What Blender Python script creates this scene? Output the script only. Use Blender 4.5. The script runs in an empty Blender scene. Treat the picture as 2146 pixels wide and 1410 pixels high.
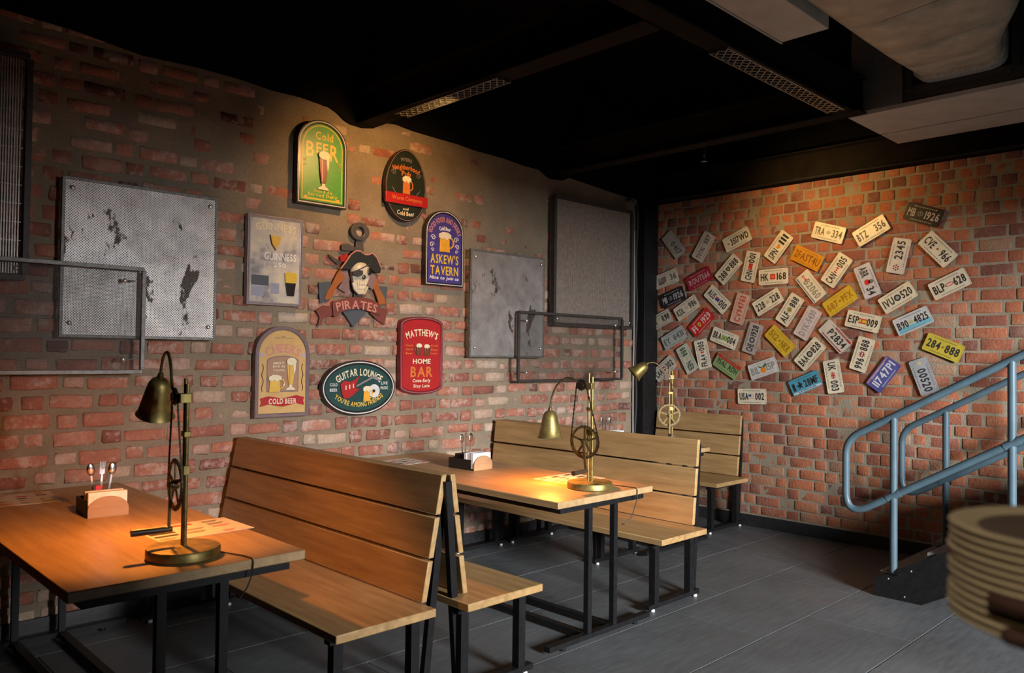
import bpy, bmesh, math, random
from mathutils import Vector, Matrix
rnd = random.Random(11)
sc = bpy.context.scene
COL = sc.collection
PI = math.pi
# ---------------------------------------------------------------- camera
cd = bpy.data.cameras.new('camera'); cam = bpy.data.objects.new('camera', cd); COL.objects.link(cam)
cd.sensor_fit = 'HORIZONTAL'; cd.sensor_width = 36.0; cd.lens = 36 * 1666.446 / 2146
cd.clip_start = .02
_r = Vector((0.71604274, -0.69795241, 0.01205112)); _u = Vector((-0.02407491, -0.00743801, 0.99968249)); _f = Vector((0.69764116, 0.71610552, 0.02212907))
cam.matrix_world = Matrix(((_r.x, _u.x, -_f.x, 0), (_r.y, _u.y, -_f.y, 0), (_r.z, _u.z, -_f.z, 1.55), (0, 0, 0, 1)))
cd.dof.use_dof = True; cd.dof.focus_distance = 5.2; cd.dof.aperture_fstop = 3.6
sc.camera = cam
# ---------------------------------------------------------------- world, lights, exposure
w = bpy.data.worlds.new('world'); sc.world = w; w.use_nodes = True
w.node_tree.nodes['Background'].inputs[0].default_value = (.75, .86, 1, 1)
w.node_tree.nodes['Background'].inputs[1].default_value = .03
vs = sc.view_settings
vs.view_transform = 'Standard'; vs.look = 'None'; vs.gamma = 1; vs.exposure = 0.35; vs.use_curve_mapping = False
def aim(o, tgt):
    d = Vector(tgt) - o.location; o.rotation_euler = d.to_track_quat('-Z', 'Y').to_euler()
def area(name, loc, tgt, sx, sy, power, col, spread=180):
    l = bpy.data.lights.new(name, 'AREA'); l.shape = 'RECTANGLE'; l.size = sx; l.size_y = sy; l.energy = power; l.color = col
    l.spread = math.radians(spread)
    o = bpy.data.objects.new(name, l); COL.objects.link(o); o.location = loc; aim(o, tgt); return o
def spot(name, loc, tgt, power, col, cone, blend, rad=.04):
    l = bpy.data.lights.new(name, 'SPOT'); l.energy = power; l.color = col; l.spot_size = math.radians(cone); l.spot_blend = blend; l.shadow_soft_size = rad
    o = bpy.data.objects.new(name, l); COL.objects.link(o); o.location = loc; aim(o, tgt); return o
# daylight: the bright street outside the opening of the wall on the right
area('street_daylight', (1.7, -6.0, 2.75), (3.6, 4.9, 1.2), 2.2, 1.6, 1800, (.96, .97, 1.0), 180)
# added fill light for the plates in the hand, unseen behind the camera
spot('stack_fill', (-.35, -.05, 2.3), (.97, .17, 1.31), 50, (1, .90, .74), 28, .6, .05)
# ceiling spots washing the two brick walls
spot('sign_spot', (3.2, 3.8, 3.12), (3.35, 4.88, 2.55), 62, (1, .53, .17), 108, 1.0)
spot('plate_spot', (5.75, 3.15, 2.98), (6.73, 3.0, 2.68), 36, (1, .60, .21), 120, 1.0)

Y0 = 4.876; X0 = 6.73; TZ = .79; SZ = .45
# ---------------------------------------------------------------- node helpers
def new_mat(name):
    m = bpy.data.materials.new(name); m.use_nodes = True
    nt = m.node_tree; b = nt.nodes['Principled BSDF']; return m, nt, b
def N(nt, t, **kw):
    n = nt.nodes.new(t)
    for k, v in kw.items(): setattr(n, k, v)
    return n
def setv(n, d):
    for k, v in d.items(): n.inputs[k].default_value = v
def math_n(nt, op, a, b=None, c=None, clamp=False):
    n = N(nt, 'ShaderNodeMath', operation=op); n.use_clamp = clamp
    for i, x in enumerate((a, b, c)):
        if x is None: continue
        if isinstance(x, (int, float)): n.inputs[i].default_value = x
        else: nt.links.new(x, n.inputs[i])
    return n.outputs[0]
def mixc(nt, fac, a, b, blend='MIX'):
    n = N(nt, 'ShaderNodeMix', data_type='RGBA', blend_type=blend)
    for i, x in ((0, fac), (6, a), (7, b)):
        if hasattr(x, 'is_linked') or isinstance(x, bpy.types.NodeSocket): nt.links.new(x, n.inputs[i])
        elif i == 0: n.inputs[0].default_value = x
        else: n.inputs[i].default_value = (*x[:3], 1)
    return n.outputs[2]
def noise(nt, vec, scale, detail=4, rough=.55, dim='3D'):
    n = N(nt, 'ShaderNodeTexNoise', noise_dimensions=dim); setv(n, {'Scale': scale, 'Detail': detail, 'Roughness': rough})
    if vec is not None: nt.links.new(vec, n.inputs['Vector'])
    return n.outputs['Fac']
def ramp(nt, fac, stops, interp='LINEAR'):
    n = N(nt, 'ShaderNodeValToRGB'); n.color_ramp.interpolation = interp
    el = n.color_ramp.elements
    while len(el) < len(stops): el.new(.5)
    for e, (p, c) in zip(el, stops): e.position = p; e.color = (*c[:3], 1) if not isinstance(c, (int, float)) else (c, c, c, 1)
    nt.links.new(fac, n.inputs[0]); return n.outputs[0]
def bump(nt, b, h, strength=.3, dist=.005):
    n = N(nt, 'ShaderNodeBump'); setv(n, {'Strength': strength, 'Distance': dist}); nt.links.new(h, n.inputs['Height']); nt.links.new(n.outputs[0], b.inputs['Normal'])
def geo_pos(nt): return N(nt, 'ShaderNodeNewGeometry').outputs['Position']
def obj_co(nt): return N(nt, 'ShaderNodeTexCoord').outputs['Object']
def mapping(nt, vec, scale=(1, 1, 1), rot=(0, 0, 0)):
    n = N(nt, 'ShaderNodeMapping'); n.inputs['Scale'].default_value = scale; n.inputs['Rotation'].default_value = rot
    nt.links.new(vec, n.inputs['Vector']); return n.outputs[0]
_mc = {}
def mat(name, col, rough=.5, metal=0.0, var=.12, scale=30, bmp=0.0, spec=.5):
    if name in _mc: return _mc[name]
    m, nt, b = new_mat(name)
    v = noise(nt, obj_co(nt), scale)
    lo = [c * (1 - var) for c in col[:3]]; hi = [min(1, c * (1 + var)) for c in col[:3]]
    nt.links.new(ramp(nt, v, [(.3, lo), (.7, hi)]), b.inputs['Base Color'])
    b.inputs['Roughness'].default_value = rough; b.inputs['Metallic'].default_value = metal
    b.inputs['Specular IOR Level'].default_value = spec
    if bmp: bump(nt, b, v, bmp, .002)
    _mc[name] = m; return m
# ---------------------------------------------------------------- materials
def brick_mat(name, stops, dust, zlo, zhi, zk, base_t, dusty=(.3, .26, .22), white=.5):
    m, nt, b = new_mat(name); P = geo_pos(nt)
    at = N(nt, 'ShaderNodeAttribute', attribute_name='tint').outputs['Fac']
    n1 = noise(nt, P, 9, 3); n2 = noise(nt, P, 55, 5, .7); n3 = noise(nt, P, 1.3, 2)
    t = math_n(nt, 'ADD', at, math_n(nt, 'MULTIPLY', math_n(nt, 'SUBTRACT', n1, .5), .5))
    c = ramp(nt, t, stops)
    c = mixc(nt, math_n(nt, 'MULTIPLY', ramp(nt, n2, [(.35, 0.), (.75, 1.)]), .45), c, (.13, .06, .045))
    # mortar smeared over the faces: patchy, heavier high on the wall
    z = N(nt, 'ShaderNodeSeparateXYZ'); nt.links.new(P, z.inputs[0])
    up = N(nt, 'ShaderNodeMapRange'); setv(up, {'From Min': zlo, 'From Max': zhi, 'To Min': 0., 'To Max': zk}); nt.links.new(z.outputs['Z'], up.inputs[0])
    s = math_n(nt, 'ADD', math_n(nt, 'ADD', math_n(nt, 'MULTIPLY', n1, .8), math_n(nt, 'MULTIPLY', n2, .95)), math_n(nt, 'ADD', up.outputs[0], math_n(nt, 'MULTIPLY', n3, .6)))
    f = ramp(nt, s, [(base_t, 0.), (base_t + .26, 1.)])
    c = mixc(nt, math_n(nt, 'MULTIPLY', f, dust), c, dusty)
    # pale lime bloom in ragged patches
    n4 = noise(nt, P, 21, 6, .72); n5 = noise(nt, P, 3.1, 2)
    wf = ramp(nt, math_n(nt, 'ADD', n4, math_n(nt, 'MULTIPLY', math_n(nt, 'SUBTRACT', n5, .5), .7)), [(.50, 0.), (.66, 1.)])
    c = mixc(nt, math_n(nt, 'MULTIPLY', wf, white), c, (.52, .43, .36))
    nt.links.new(c, b.inputs['Base Color']); b.inputs['Roughness'].default_value = .9
    bump(nt, b, math_n(nt, 'ADD', n2, math_n(nt, 'MULTIPLY', n1, .6)), 1.0, .008)
    return m
BR_L = brick_mat('brick_reclaimed', [(0, (.12, .045, .032)), (.25, (.29, .10, .065)), (.5, (.42, .16, .095)), (.75, (.46, .27, .20)), (1, (.48, .36, .25))], .85, 1.7, 3.0, .06, 1.09, (.36, .265, .185), .6)
BR_B = brick_mat('brick_red', [(0, (.21, .08, .055)), (.25, (.32, .105, .058)), (.5, (.46, .14, .06)), (.75, (.52, .19, .085)), (1, (.36, .24, .15))], .75, 2.3, 3.2, .16, 1.16, (.34, .28, .20), .16)
def mortar_mat(name, c0, c1):
    m, nt, b = new_mat(name); P = geo_pos(nt)
    n1 = noise(nt, P, 4, 4); n2 = noise(nt, P, 70, 6, .7)
    c = ramp(nt, n1, [(.3, c0), (.7, c1)])
    c = mixc(nt, math_n(nt, 'MULTIPLY', ramp(nt, n2, [(.4, 0.), (.7, 1.)]), .4), c, [x * .55 for x in c0])
    nt.links.new(c, b.inputs['Base Color']); b.inputs['Roughness'].default_value = .95
    bump(nt, b, n2, .8, .008); return m
MORT_L = mortar_mat('mortar_old', (.20, .155, .105), (.29, .225, .15))
MORT_B = mortar_mat('mortar_back', (.28, .235, .165), (.38, .32, .23))
def wood_mat(name, c0, c1, axis, rough=.5):
    m, nt, b = new_mat(name)
    sc_ = [14, 14, 14]; sc_[axis] = 1.1
    co = obj_co(nt); v = mapping(nt, co, sc_)
    n1 = noise(nt, v, 2.2, 5, .6); n2 = noise(nt, mapping(nt, co, [s * 5 for s in sc_]), 2.0, 3); n3 = noise(nt, co, 1.6, 2)
    t = math_n(nt, 'ADD', math_n(nt, 'MULTIPLY', n1, .55), math_n(nt, 'ADD', math_n(nt, 'MULTIPLY', n2, .15), math_n(nt, 'MULTIPLY', n3, .3)))
    c = ramp(nt, t, [(.34, c0), (.62, c1)])
    nt.links.new(c, b.inputs['Base Color']); b.inputs['Roughness'].default_value = rough
    bump(nt, b, n2, .12, .001); return m
WOOD = wood_mat('bench_wood', (.26, .15, .058), (.45, .285, .12), 1, .42)
WOODT = wood_mat('table_wood', (.28, .17, .075), (.44, .29, .135), 1, .45)
STEEL = mat('black_steel', (.0075, .0075, .008), .5, .0, .3, 30, 0, .25)
BLACKP = mat('black_paint', (.0055, .0052, .005), .95, 0, .3, 5, 0, .05)
BRASS = mat('aged_brass', (.27, .205, .065), .45, .75, .4, 25)
BRASSD = mat('dark_brass', (.13, .09, .035), .5, .75, .4, 60)
CHAIN = mat('chain_steel', (.06, .045, .03), .5, .8, .3)
RAILP = mat('blue_grey_paint', (.072, .118, .145), .4, 0, .1, 12, .05, .4)
WHITEP = mat('white_plastic', (.62, .62, .6), .5)
GREYM = mat('grey_panel_metal', (.52, .49, .43), .55, .0, .12, 6)
DUCT = mat('duct_insulation', (.50, .45, .34), .5, .15, .25, 7, .2)
FOIL = mat('foil_tape', (.75, .72, .64), .3, .45, .3, 60, .6)
CHROME = mat('cutlery_steel', (.7, .68, .66), .18, 1.0, .05)
NAPK = mat('napkin_paper', (.72, .70, .68), .8)
BOLT = mat('zinc_bolt', (.62, .60, .56), .35, .8, .1)
def tile_mat():
    m, nt, b = new_mat('floor_tile_slate'); P = geo_pos(nt)
    n1 = noise(nt, P, 1.7, 4); n2 = noise(nt, mapping(nt, P, (1, 6, 1)), 6, 5, .65)
    t = math_n(nt, 'ADD', math_n(nt, 'MULTIPLY', n1, .6), math_n(nt, 'MULTIPLY', n2, .4))
    nt.links.new(ramp(nt, t, [(.3, (.060, .065, .067)), (.7, (.120, .128, .131))]), b.inputs['Base Color'])
    nt.links.new(ramp(nt, n2, [(.3, .38), (.7, .6)]), b.inputs['Roughness']); bump(nt, b, n2, .12, .002); return m
TILE = tile_mat()
GROUT = mat('floor_grout', (.15, .147, .14), .9)
STEP = mat('step_stone', (.16, .17, .175), .6)
def perf_mat(name, col, metal, rough, spacing, hole, patches, metric='EUCLIDEAN', rot=45):
    m, nt, b = new_mat(name); co = obj_co(nt)
    n1 = noise(nt, co, 3.2, 5, .65); n2 = noise(nt, co, 14, 4); n3 = noise(nt, mapping(nt, co, (1, .55, 1)), 5.5, 4, .6)
    c = ramp(nt, math_n(nt, 'ADD', math_n(nt, 'MULTIPLY', n1, .7), math_n(nt, 'MULTIPLY', n2, .3)), [(.36, [x * .55 for x in col]), (.60, col)])
    rust = ramp(nt, n3, [(patches, 0.), (patches + .025, 1.)])
    c = mixc(nt, rust, c, (.055, .035, .022))
    nt.links.new(c, b.inputs['Base Color']); b.inputs['Roughness'].default_value = rough
    nt.links.new(math_n(nt, 'MULTIPLY', math_n(nt, 'SUBTRACT', 1, rust), metal), b.inputs['Metallic'])
    vo = N(nt, 'ShaderNodeTexVoronoi', voronoi_dimensions='2D', feature='F1', distance=metric); setv(vo, {'Scale': 1 / spacing, 'Randomness': 0.})
    nt.links.new(mapping(nt, co, (1, 1, 1), (0, 0, math.radians(rot))), vo.inputs['Vector'])
    hm = math_n(nt, 'LESS_THAN', vo.outputs['Distance'], hole)
    tr = N(nt, 'ShaderNodeBsdfTransparent'); mx = N(nt, 'ShaderNodeMixShader')
    nt.links.new(hm, mx.inputs[0]); nt.links.new(b.outputs[0], mx.inputs[1]); nt.links.new(tr.outputs[0], mx.inputs[2])
    nt.links.new(mx.outputs[0], nt.nodes['Material Output'].inputs['Surface']); return m
PERF1 = perf_mat('perforated_sheet', (.88, .85, .80), .25, .42, .0105, .30, .60)
PERF2 = perf_mat('perforated_sheet_dull', (.42, .40, .38), .4, .5, .0105, .27, .60)
MESHM = perf_mat('fine_wire_mesh', (.07, .062, .055), .4, .5, .0075, .425, .9, 'CHEBYCHEV', 0)
FRAME = mat('frame_steel', (.17, .165, .155), .5, .5, .3, 40)
FRAMED = mat('frame_steel_dark', (.05, .045, .04), .55, .4, .3, 40)
WIRE = mat('grille_wire', (.42, .38, .34), .45, .5, .2)
# ---------------------------------------------------------------- mesh builder
class MB:
    def __init__(s): s.v = []; s.f = []
    def add(s, vs, fs):
        o = len(s.v); s.v += [tuple(p) for p in vs]; s.f += [tuple(i + o for i in f) for f in fs]; return s
    def box(s, x0, x1, y0, y1, z0, z1):
        return s.add([(x, y, z) for z in (z0, z1) for y in (y0, y1) for x in (x0, x1)],
                     [(0, 2, 3, 1), (4, 5, 7, 6), (0, 1, 5, 4), (2, 6, 7, 3), (0, 4, 6, 2), (1, 3, 7, 5)])
    def bar(s, p0, p1, w, h, up=(0, 0, 1)):
        p0, p1 = Vector(p0), Vector(p1); d = (p1 - p0).normalized(); a = d.cross(Vector(up)).normalized() * w / 2; b = a.cross(d).normalized() * h / 2
        vs = [p + sa * a + sb * b for p in (p0, p1) for sa, sb in ((-1, -1), (1, -1), (1, 1), (-1, 1))]
        return s.add(vs, [(3, 2, 1, 0), (4, 5, 6, 7)] + [(i, (i + 1) % 4, (i + 1) % 4 + 4, i + 4) for i in range(4)])
    def tube(s, pts, r, n=10, closed=False, r_end=None):
        pts = [Vector(p) for p in pts]; m = len(pts); rings = []
        t = (pts[1] - pts[0]).normalized(); a = t.orthogonal().normalized()
        for i, p in enumerate(pts):
            if closed: t2 = (pts[(i + 1) % m] - pts[i - 1]).normalized()
            else: t2 = (pts[min(i + 1, m - 1)] - pts[max(i - 1, 0)]).normalized()
            a = (a - t2 * a.dot(t2)).normalized(); b = t2.cross(a)
            rr = r if r_end is None else r + (r_end - r) * i / (m - 1)
            rings.append([p + rr * (math.cos(2 * PI * k / n) * a + math.sin(2 * PI * k / n) * b) for k in range(n)])
        vs = [q for R in rings for q in R]; fs = []
        for i in range(m if closed else m - 1):
            j = (i + 1) % m
            fs += [(i * n + k, i * n + (k + 1) % n, j * n + (k + 1) % n, j * n + k) for k in range(n)]
        if not closed: fs += [tuple(reversed(range(n))), tuple((m - 1) * n + k for k in range(n))]
        return s.add(vs, fs)
    def cyl(s, p0, p1, r, r2=None, n=16): return s.tube([p0, p1], r, n, False, r2)
    def lathe(s, prof, n=28, M=None):
        M = M or Matrix.Identity(4); vs = []; fs = []
        for r, z in prof: vs += [M @ Vector((r * math.cos(2 * PI * k / n), r * math.sin(2 * PI * k / n), z)) for k in range(n)]
        for i in range(len(prof) - 1): fs += [(i * n + k, i * n + (k + 1) % n, (i + 1) * n + (k + 1) % n, (i + 1) * n + k) for k in range(n)]
        if prof[0][0] > 1e-6: fs.append(tuple(reversed(range(n))))
        if prof[-1][0] > 1e-6: fs.append(tuple((len(prof) - 1) * n + k for k in range(n)))
        return s.add(vs, fs)
    def prism(s, poly, z0, z1):
        a = sum(poly[i][0] * poly[(i + 1) % len(poly)][1] - poly[(i + 1) % len(poly)][0] * poly[i][1] for i in range(len(poly)))
        if a < 0: poly = list(reversed(poly))
        n = len(poly)
        return s.add([(p[0], p[1], z0) for p in poly] + [(p[0], p[1], z1) for p in poly],
                     [tuple(reversed(range(n))), tuple(range(n, 2 * n))] + [(i, (i + 1) % n, (i + 1) % n + n, i + n) for i in range(n)])
    def ring(s, outer, inner, z0, z1):
        n = len(outer)
        vs = [(p[0], p[1], z) for z in (z0, z1) for P in (outer, inner) for p in P]; fs = []
        for i in range(n):
            j = (i + 1) % n
            fs += [(2 * n + i, 2 * n + j, 3 * n + j, 3 * n + i), (j, i, n + i, n + j), (i, j, 2 * n + j, 2 * n + i), (n + j, n + i, 3 * n + i, 3 * n + j)]
        return s.add(vs, fs)
    def ball(s, c, rx, ry, rz, n=14, m=8, zmin=-1.0):
        prof = []; vs = []; fs = []
        a0 = math.asin(zmin)
        for i in range(m + 1):
            a = a0 + (PI / 2 - a0) * i / m; r = max(math.cos(a), 1e-4); z = math.sin(a)
            vs += [(c[0] + rx * r * math.cos(2 * PI * k / n), c[1] + ry * r * math.sin(2 * PI * k / n), c[2] + rz * z) for k in range(n)]
        for i in range(m): fs += [(i * n + k, i * n + (k + 1) % n, (i + 1) * n + (k + 1) % n, (i + 1) * n + k) for k in range(n)]
        fs.append(tuple(reversed(range(n))))
        return s.add(vs, fs)
    def xf(s, M):
        s.v = [tuple(M @ Vector(p)) for p in s.v]; return s
    def merge(s, o): return s.add(o.v, o.f)
    def mesh(s, name, m, angle=.6):
        me = bpy.data.meshes.new(name); me.from_pydata(s.v, [], s.f); me.update()
        if m: me.materials.append(m)
        if angle:
            me.shade_smooth(); me.set_sharp_from_angle(angle=angle)
        return me
def link(name, data, parent=None):
    o = bpy.data.objects.new(name, data); COL.objects.link(o)
    if parent: o.parent = parent
    return o
def part(mb, name, m, parent=None, bev=0, label=None, angle=.6):
    o = link(name, mb.mesh(name, m, angle), parent)
    if bev:
        b = o.modifiers.new('bevel', 'BEVEL'); b.width = bev; b.segments = 2; b.limit_method = 'ANGLE'
    if label: o['label'] = label
    return o
def tag(o, label, cat, group=None):
    o['label'] = label; o['category'] = cat
    if group: o['group'] = group
    return o
def thing(name, loc, label, cat, group=None, rz=0, M=None):
    o = link(name, None); o.empty_display_size = .1
    if M is not None: o.matrix_world = M
    else: o.location = loc; o.rotation_euler = (0, 0, rz)
    return tag(o, label, cat, group)
def struct(o): o['kind'] = 'structure'; return o
def wall_l(x, z, off=.0):      # frame on the left wall: local x along wall, y up, z into the room
    return Matrix.Translation((x, Y0 - off, z)) @ Matrix.Rotation(PI / 2, 4, 'X')
def wall_b(y, z, off=.0, ang=0):
    return Matrix.Translation((X0 - off, y, z)) @ Matrix.Rotation(-PI / 2, 4, 'Z') @ Matrix.Rotation(PI / 2, 4, 'X') @ Matrix.Rotation(math.radians(ang), 4, 'Z')
# ---------------------------------------------------------------- lettering
_gl = {}
def glyph(ch):
    if ch in _gl: return _gl[ch]
    cu = bpy.data.curves.new('g', 'FONT'); cu.body = ch; cu.size = 1; cu.resolution_u = 2; cu.extrude = .5; cu.offset = .022
    ob = bpy.data.objects.new('g', cu); me = bpy.data.meshes.new_from_object(ob)
    vs = [tuple(v.co) for v in me.vertices]; fs = [tuple(p.vertices) for p in me.polygons]
    bpy.data.objects.remove(ob); bpy.data.meshes.remove(me); bpy.data.curves.remove(cu)
    xs = [v[0] for v in vs] or [0]; _gl[ch] = (vs, fs, min(xs), max(xs)); return _gl[ch]
def text(s, cx, cy, w, h, z=0., depth=.001, arc=0., slant=0., sp=.10):
    """words fitted into a w x h box around (cx, cy); arc>0 bends them over a circle of that radius, arc<0 under one"""
    mb = MB(); x = 0; H0, H1 = 1e9, -1e9; items = []
    for ch in s:
        if ch == ' ': x += .32; continue
        vs, fs, a, b = glyph(ch); items.append((vs, fs, x - a)); x += b - a + sp
        H0 = min(H0, min(v[1] for v in vs)); H1 = max(H1, max(v[1] for v in vs))
    W = x - sp; kx = w / W; ky = h / (H1 - H0)
    for vs, fs, dx in items:
        out = []
        for p in vs:
            u = (p[0] + dx - W / 2) * kx; v = (p[1] - (H0 + H1) / 2) * ky; u += slant * v
            if arc:
                R = abs(arc); a = u / R
                if arc > 0: u, v = (R + v) * math.sin(a), (R + v) * math.cos(a) - R
                else: u, v = (R - v) * math.sin(a), R - (R - v) * math.cos(a)
            out.append((cx + u, cy + v, z + (p[2] + .5) * depth))
        mb.add(out, fs)
    return mb
# ================================================================ THE ROOM
CEIL = 4.15
def in_view(p):
    q = Vector(p) - Vector((0, 0, 1.55)); d = q.dot(_f)
    if d < .2: return False
    u = 1073 + 1666.4 * q.dot(_r) / d; v = 705 - 1666.4 * q.dot(_u) / d
    return -30 < u < 2176 and -30 < v < 1440
def brick_mesh(L, H, seed, m, rough):
    r = random.Random(seed); vs = []; fs = []; e = .007
    us = [-L / 2, -L / 2 + e, r.uniform(-.02, .02), L / 2 - e, L / 2] if L > .15 else [-L / 2, -L / 2 + e, L / 2 - e, L / 2]
    ws = [-H / 2, -H / 2 + e * .8, H / 2 - e * .8, H / 2]; nx = len(us) - 1; ny = 3
    for j in range(ny + 1):
        for i in range(nx + 1):
            u = us[i]; v = ws[j]; w_ = r.uniform(-.0012, .0012) * rough; edge_u = i in (0, nx); edge_v = j in (0, ny)
            if edge_u: u += r.uniform(-.0035, .0035) * rough
            if edge_v: v += r.uniform(-.003, .003) * rough
            if edge_u or edge_v: w_ -= .0035 * rough
            if edge_u and edge_v: u -= math.copysign(r.uniform(.0005, .006) * rough, u); v -= math.copysign(r.uniform(.0005, .005) * rough, v)
            vs.append((u, v, w_))
    n = nx + 1
    for j in range(ny):
        for i in range(nx): fs.append((j * n + i, j * n + i + 1, (j + 1) * n + i + 1, (j + 1) * n + i))
    loop = [i for i in range(n)] + [j * n + nx for j in range(1, ny + 1)] + [ny * n + i for i in range(nx - 1, -1, -1)] + [j * n for j in range(ny - 1, 0, -1)]
    o = len(vs)
    for i in loop: vs.append((vs[i][0] * 1.01, vs[i][1] * 1.02, -.035))
    k = len(loop)
    for a in range(k): fs.append((loop[(a + 1) % k], loop[a], o + a, o + (a + 1) % k))
    me = bpy.data.meshes.new('brick'); me.from_pydata(vs, [], fs); me.materials.append(m)
    at = me.attributes.new('tint', 'FLOAT', 'POINT'); t = min(1, max(0, r.gauss(.48, .27))); at.data.foreach_set('value', [t] * len(vs))
    me.shade_smooth()
    return me, vs, fs, t
def mortar_grid(u0, u1, v0, v1, step, amp, name, m, frame):
    nu = int((u1 - u0) / step); nv = int((v1 - v0) / step); vs = []; fs = []
    r = random.Random(5)
    from mathutils import noise as mn
    for j in range(nv + 1):
        for i in range(nu + 1):
            u = u0 + (u1 - u0) * i / nu; v = v0 + (v1 - v0) * j / nv
            d = mn.noise(Vector((u * 9, v * 9, 3))) * amp + mn.noise(Vector((u * 28, v * 28, 7))) * amp * .6
            vs.append(frame @ Vector((u, v, d)))
    n = nu + 1
    for j in range(nv):
        for i in range(nu): fs.append((j * n + i, j * n + i + 1, (j + 1) * n + i + 1, (j + 1) * n + i))
    # give the wall its thickness behind
    o = len(vs); vs += [frame @ Vector(p) for p in ((u0, v0, -.2), (u1, v0, -.2), (u1, v1, -.2), (u0, v1, -.2))]; fs.append((o + 3, o + 2, o + 1, o))
    me = bpy.data.meshes.new(name); me.from_pydata(vs, [], fs); me.materials.append(m); me.shade_smooth()
    return struct(link(name, me))
def brick_wall(wall, frame, u0, u1, v0, v1, course, m, seed, proud, rough, jv, header_above=9, jh=(.012, .024), jit=.004, skip=lambda u, v: False):
    r = random.Random(seed)
    SL = [brick_mesh(r.uniform(.205, .228), course - r.uniform(*jv), seed * 100 + i, m, rough) for i in range(26)]
    HL = [brick_mesh(r.uniform(.095, .11), course - r.uniform(*jv), seed * 100 + 50 + i, m, rough) for i in range(22)]
    spots = []; v = v0 + course / 2; row = 0
    while v < v1:
        u = u0 - r.uniform(0, .05) - (0 if row % 2 else .17); k = row % 2
        while u < u1:
            hdr = k % 2 == 1 or v > header_above
            var = r.choice(HL if hdr else SL); L = .105 if hdr else .218
            uc = u + L / 2
            if u0 < uc - L / 2 and uc + L / 2 < u1 and not skip(uc, v):
                spots.append((uc + r.uniform(-jit, jit), v + r.uniform(-jit, jit), proud(uc, v) + r.uniform(-.0035, .0035), r.uniform(-.018, .018), var))
            u += L + r.uniform(*jh); k += 1
        v += course; row += 1
    def dist(sp):
        p = frame @ Vector((sp[0], sp[1], 0))
        return (0 if in_view(p) else 100) + (p - Vector((0, 0, 1.55))).length * (.75 if sp[4][0].vertices[0].co.x < -.08 else 1)
    spots.sort(key=dist)
    for uc, vc, wc, a, var in spots[:300]:
        o = link('brick', var[0], wall); o.matrix_local = frame @ Matrix.Translation((uc, vc, wc)) @ Matrix.Rotation(a, 4, 'Z')
    V = []; F_ = []; T = []
    for uc, vc, wc, a, var in spots[300:]:
        M = frame @ Matrix.Translation((uc, vc, wc)) @ Matrix.Rotation(a, 4, 'Z'); o = len(V)
        V += [M @ Vector(p) for p in var[1]]; F_ += [tuple(i + o for i in f) for f in var[2]]; T += [var[3]] * len(var[1])
    me = bpy.data.meshes.new('bricks_beyond'); me.from_pydata(V, [], F_); me.materials.append(m); me.shade_smooth()
    me.attributes.new('tint', 'FLOAT', 'POINT').data.foreach_set('value', T)
    o = link('brickwork', me, wall); o['kind'] = 'stuff'
FL = wall_l(0, 0); FB = Matrix.Translation((X0, 0, 0)) @ Matrix.Rotation(-PI / 2, 4, 'Z') @ Matrix.Rotation(PI / 2, 4, 'X')   # local u = -y on the back wall
wl = mortar_grid(-1.6, X0 + .01, 0, CEIL, .035, .0035, 'wall_left', MORT_L, FL)
def sm(a, b, x):
    t = max(0, min(1, (x - a) / (b - a))); return t * t * (3 - 2 * t)
brick_wall(wl, FL, -1.5, 6.5, .06, 3.34, .104, BR_L, 3, lambda u, v: .0115 - .0115 * sm(1.7, 2.8, v) * (.6 + .4 * sm(1.6, 2.6, u)) - .003 * sm(3.6, 5, u) - (.009 if rnd.random() < .06 + .42 * sm(1.9, 2.7, v) * (.4 + .6 * sm(1.8, 3.2, u)) else 0), 1.9, (.024, .042), jh=(.018, .042), jit=.007)
wb = mortar_grid(-Y0 - .01, 1.7, 0, CEIL, .035, .0025, 'wall_back', MORT_B, FB)
brick_wall(wb, FB, -4.87, -.2, .1, 3.12, .0945, BR_B, 4, lambda u, v: .0035, .75, (.010, .019), header_above=2.62)
# black paint above the brick: ragged lower edge on the left wall
edge = [(-1.6, 3.36), (.6, 3.345), (1.27, 3.328), (1.68, 3.285), (2.0, 3.3), (2.28, 3.295), (2.5, 3.277), (2.7, 3.28), (2.85, 3.268), (2.93, 3.26), (2.99, 3.235), (3.05, 3.195), (3.1, 3.178), (3.2, 3.172), (3.3, 3.19), (3.38, 3.25), (3.5, 3.262),
        (3.66, 3.245), (3.82, 3.239), (4.1, 3.232), (4.3, 3.215), (4.6, 3.21), (4.85, 3.19), (5.06, 3.186), (5.13, 3.15), (5.2, 3.127), (5.36, 3.14), (5.45, 3.18), (5.8, 3.16), (6.1, 3.14), (6.3, 3.131), (6.72, 3.12)]
mb = MB().prism(edge + [(6.72, CEIL), (-1.6, CEIL)], 0.0, .021)
struct(part(mb, 'trim_1', BLACKP)).matrix_world = FL
mb = MB().box(X0 - .03, X0 + .01, -1.6, Y0, 3.095, CEIL)
struct(part(mb, 'trim_2', BLACKP))
struct(part(MB().box(-3.6, X0 + .2, -1.8, Y0 + .2, CEIL, CEIL + .12), 'ceiling', BLACKP))
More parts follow.
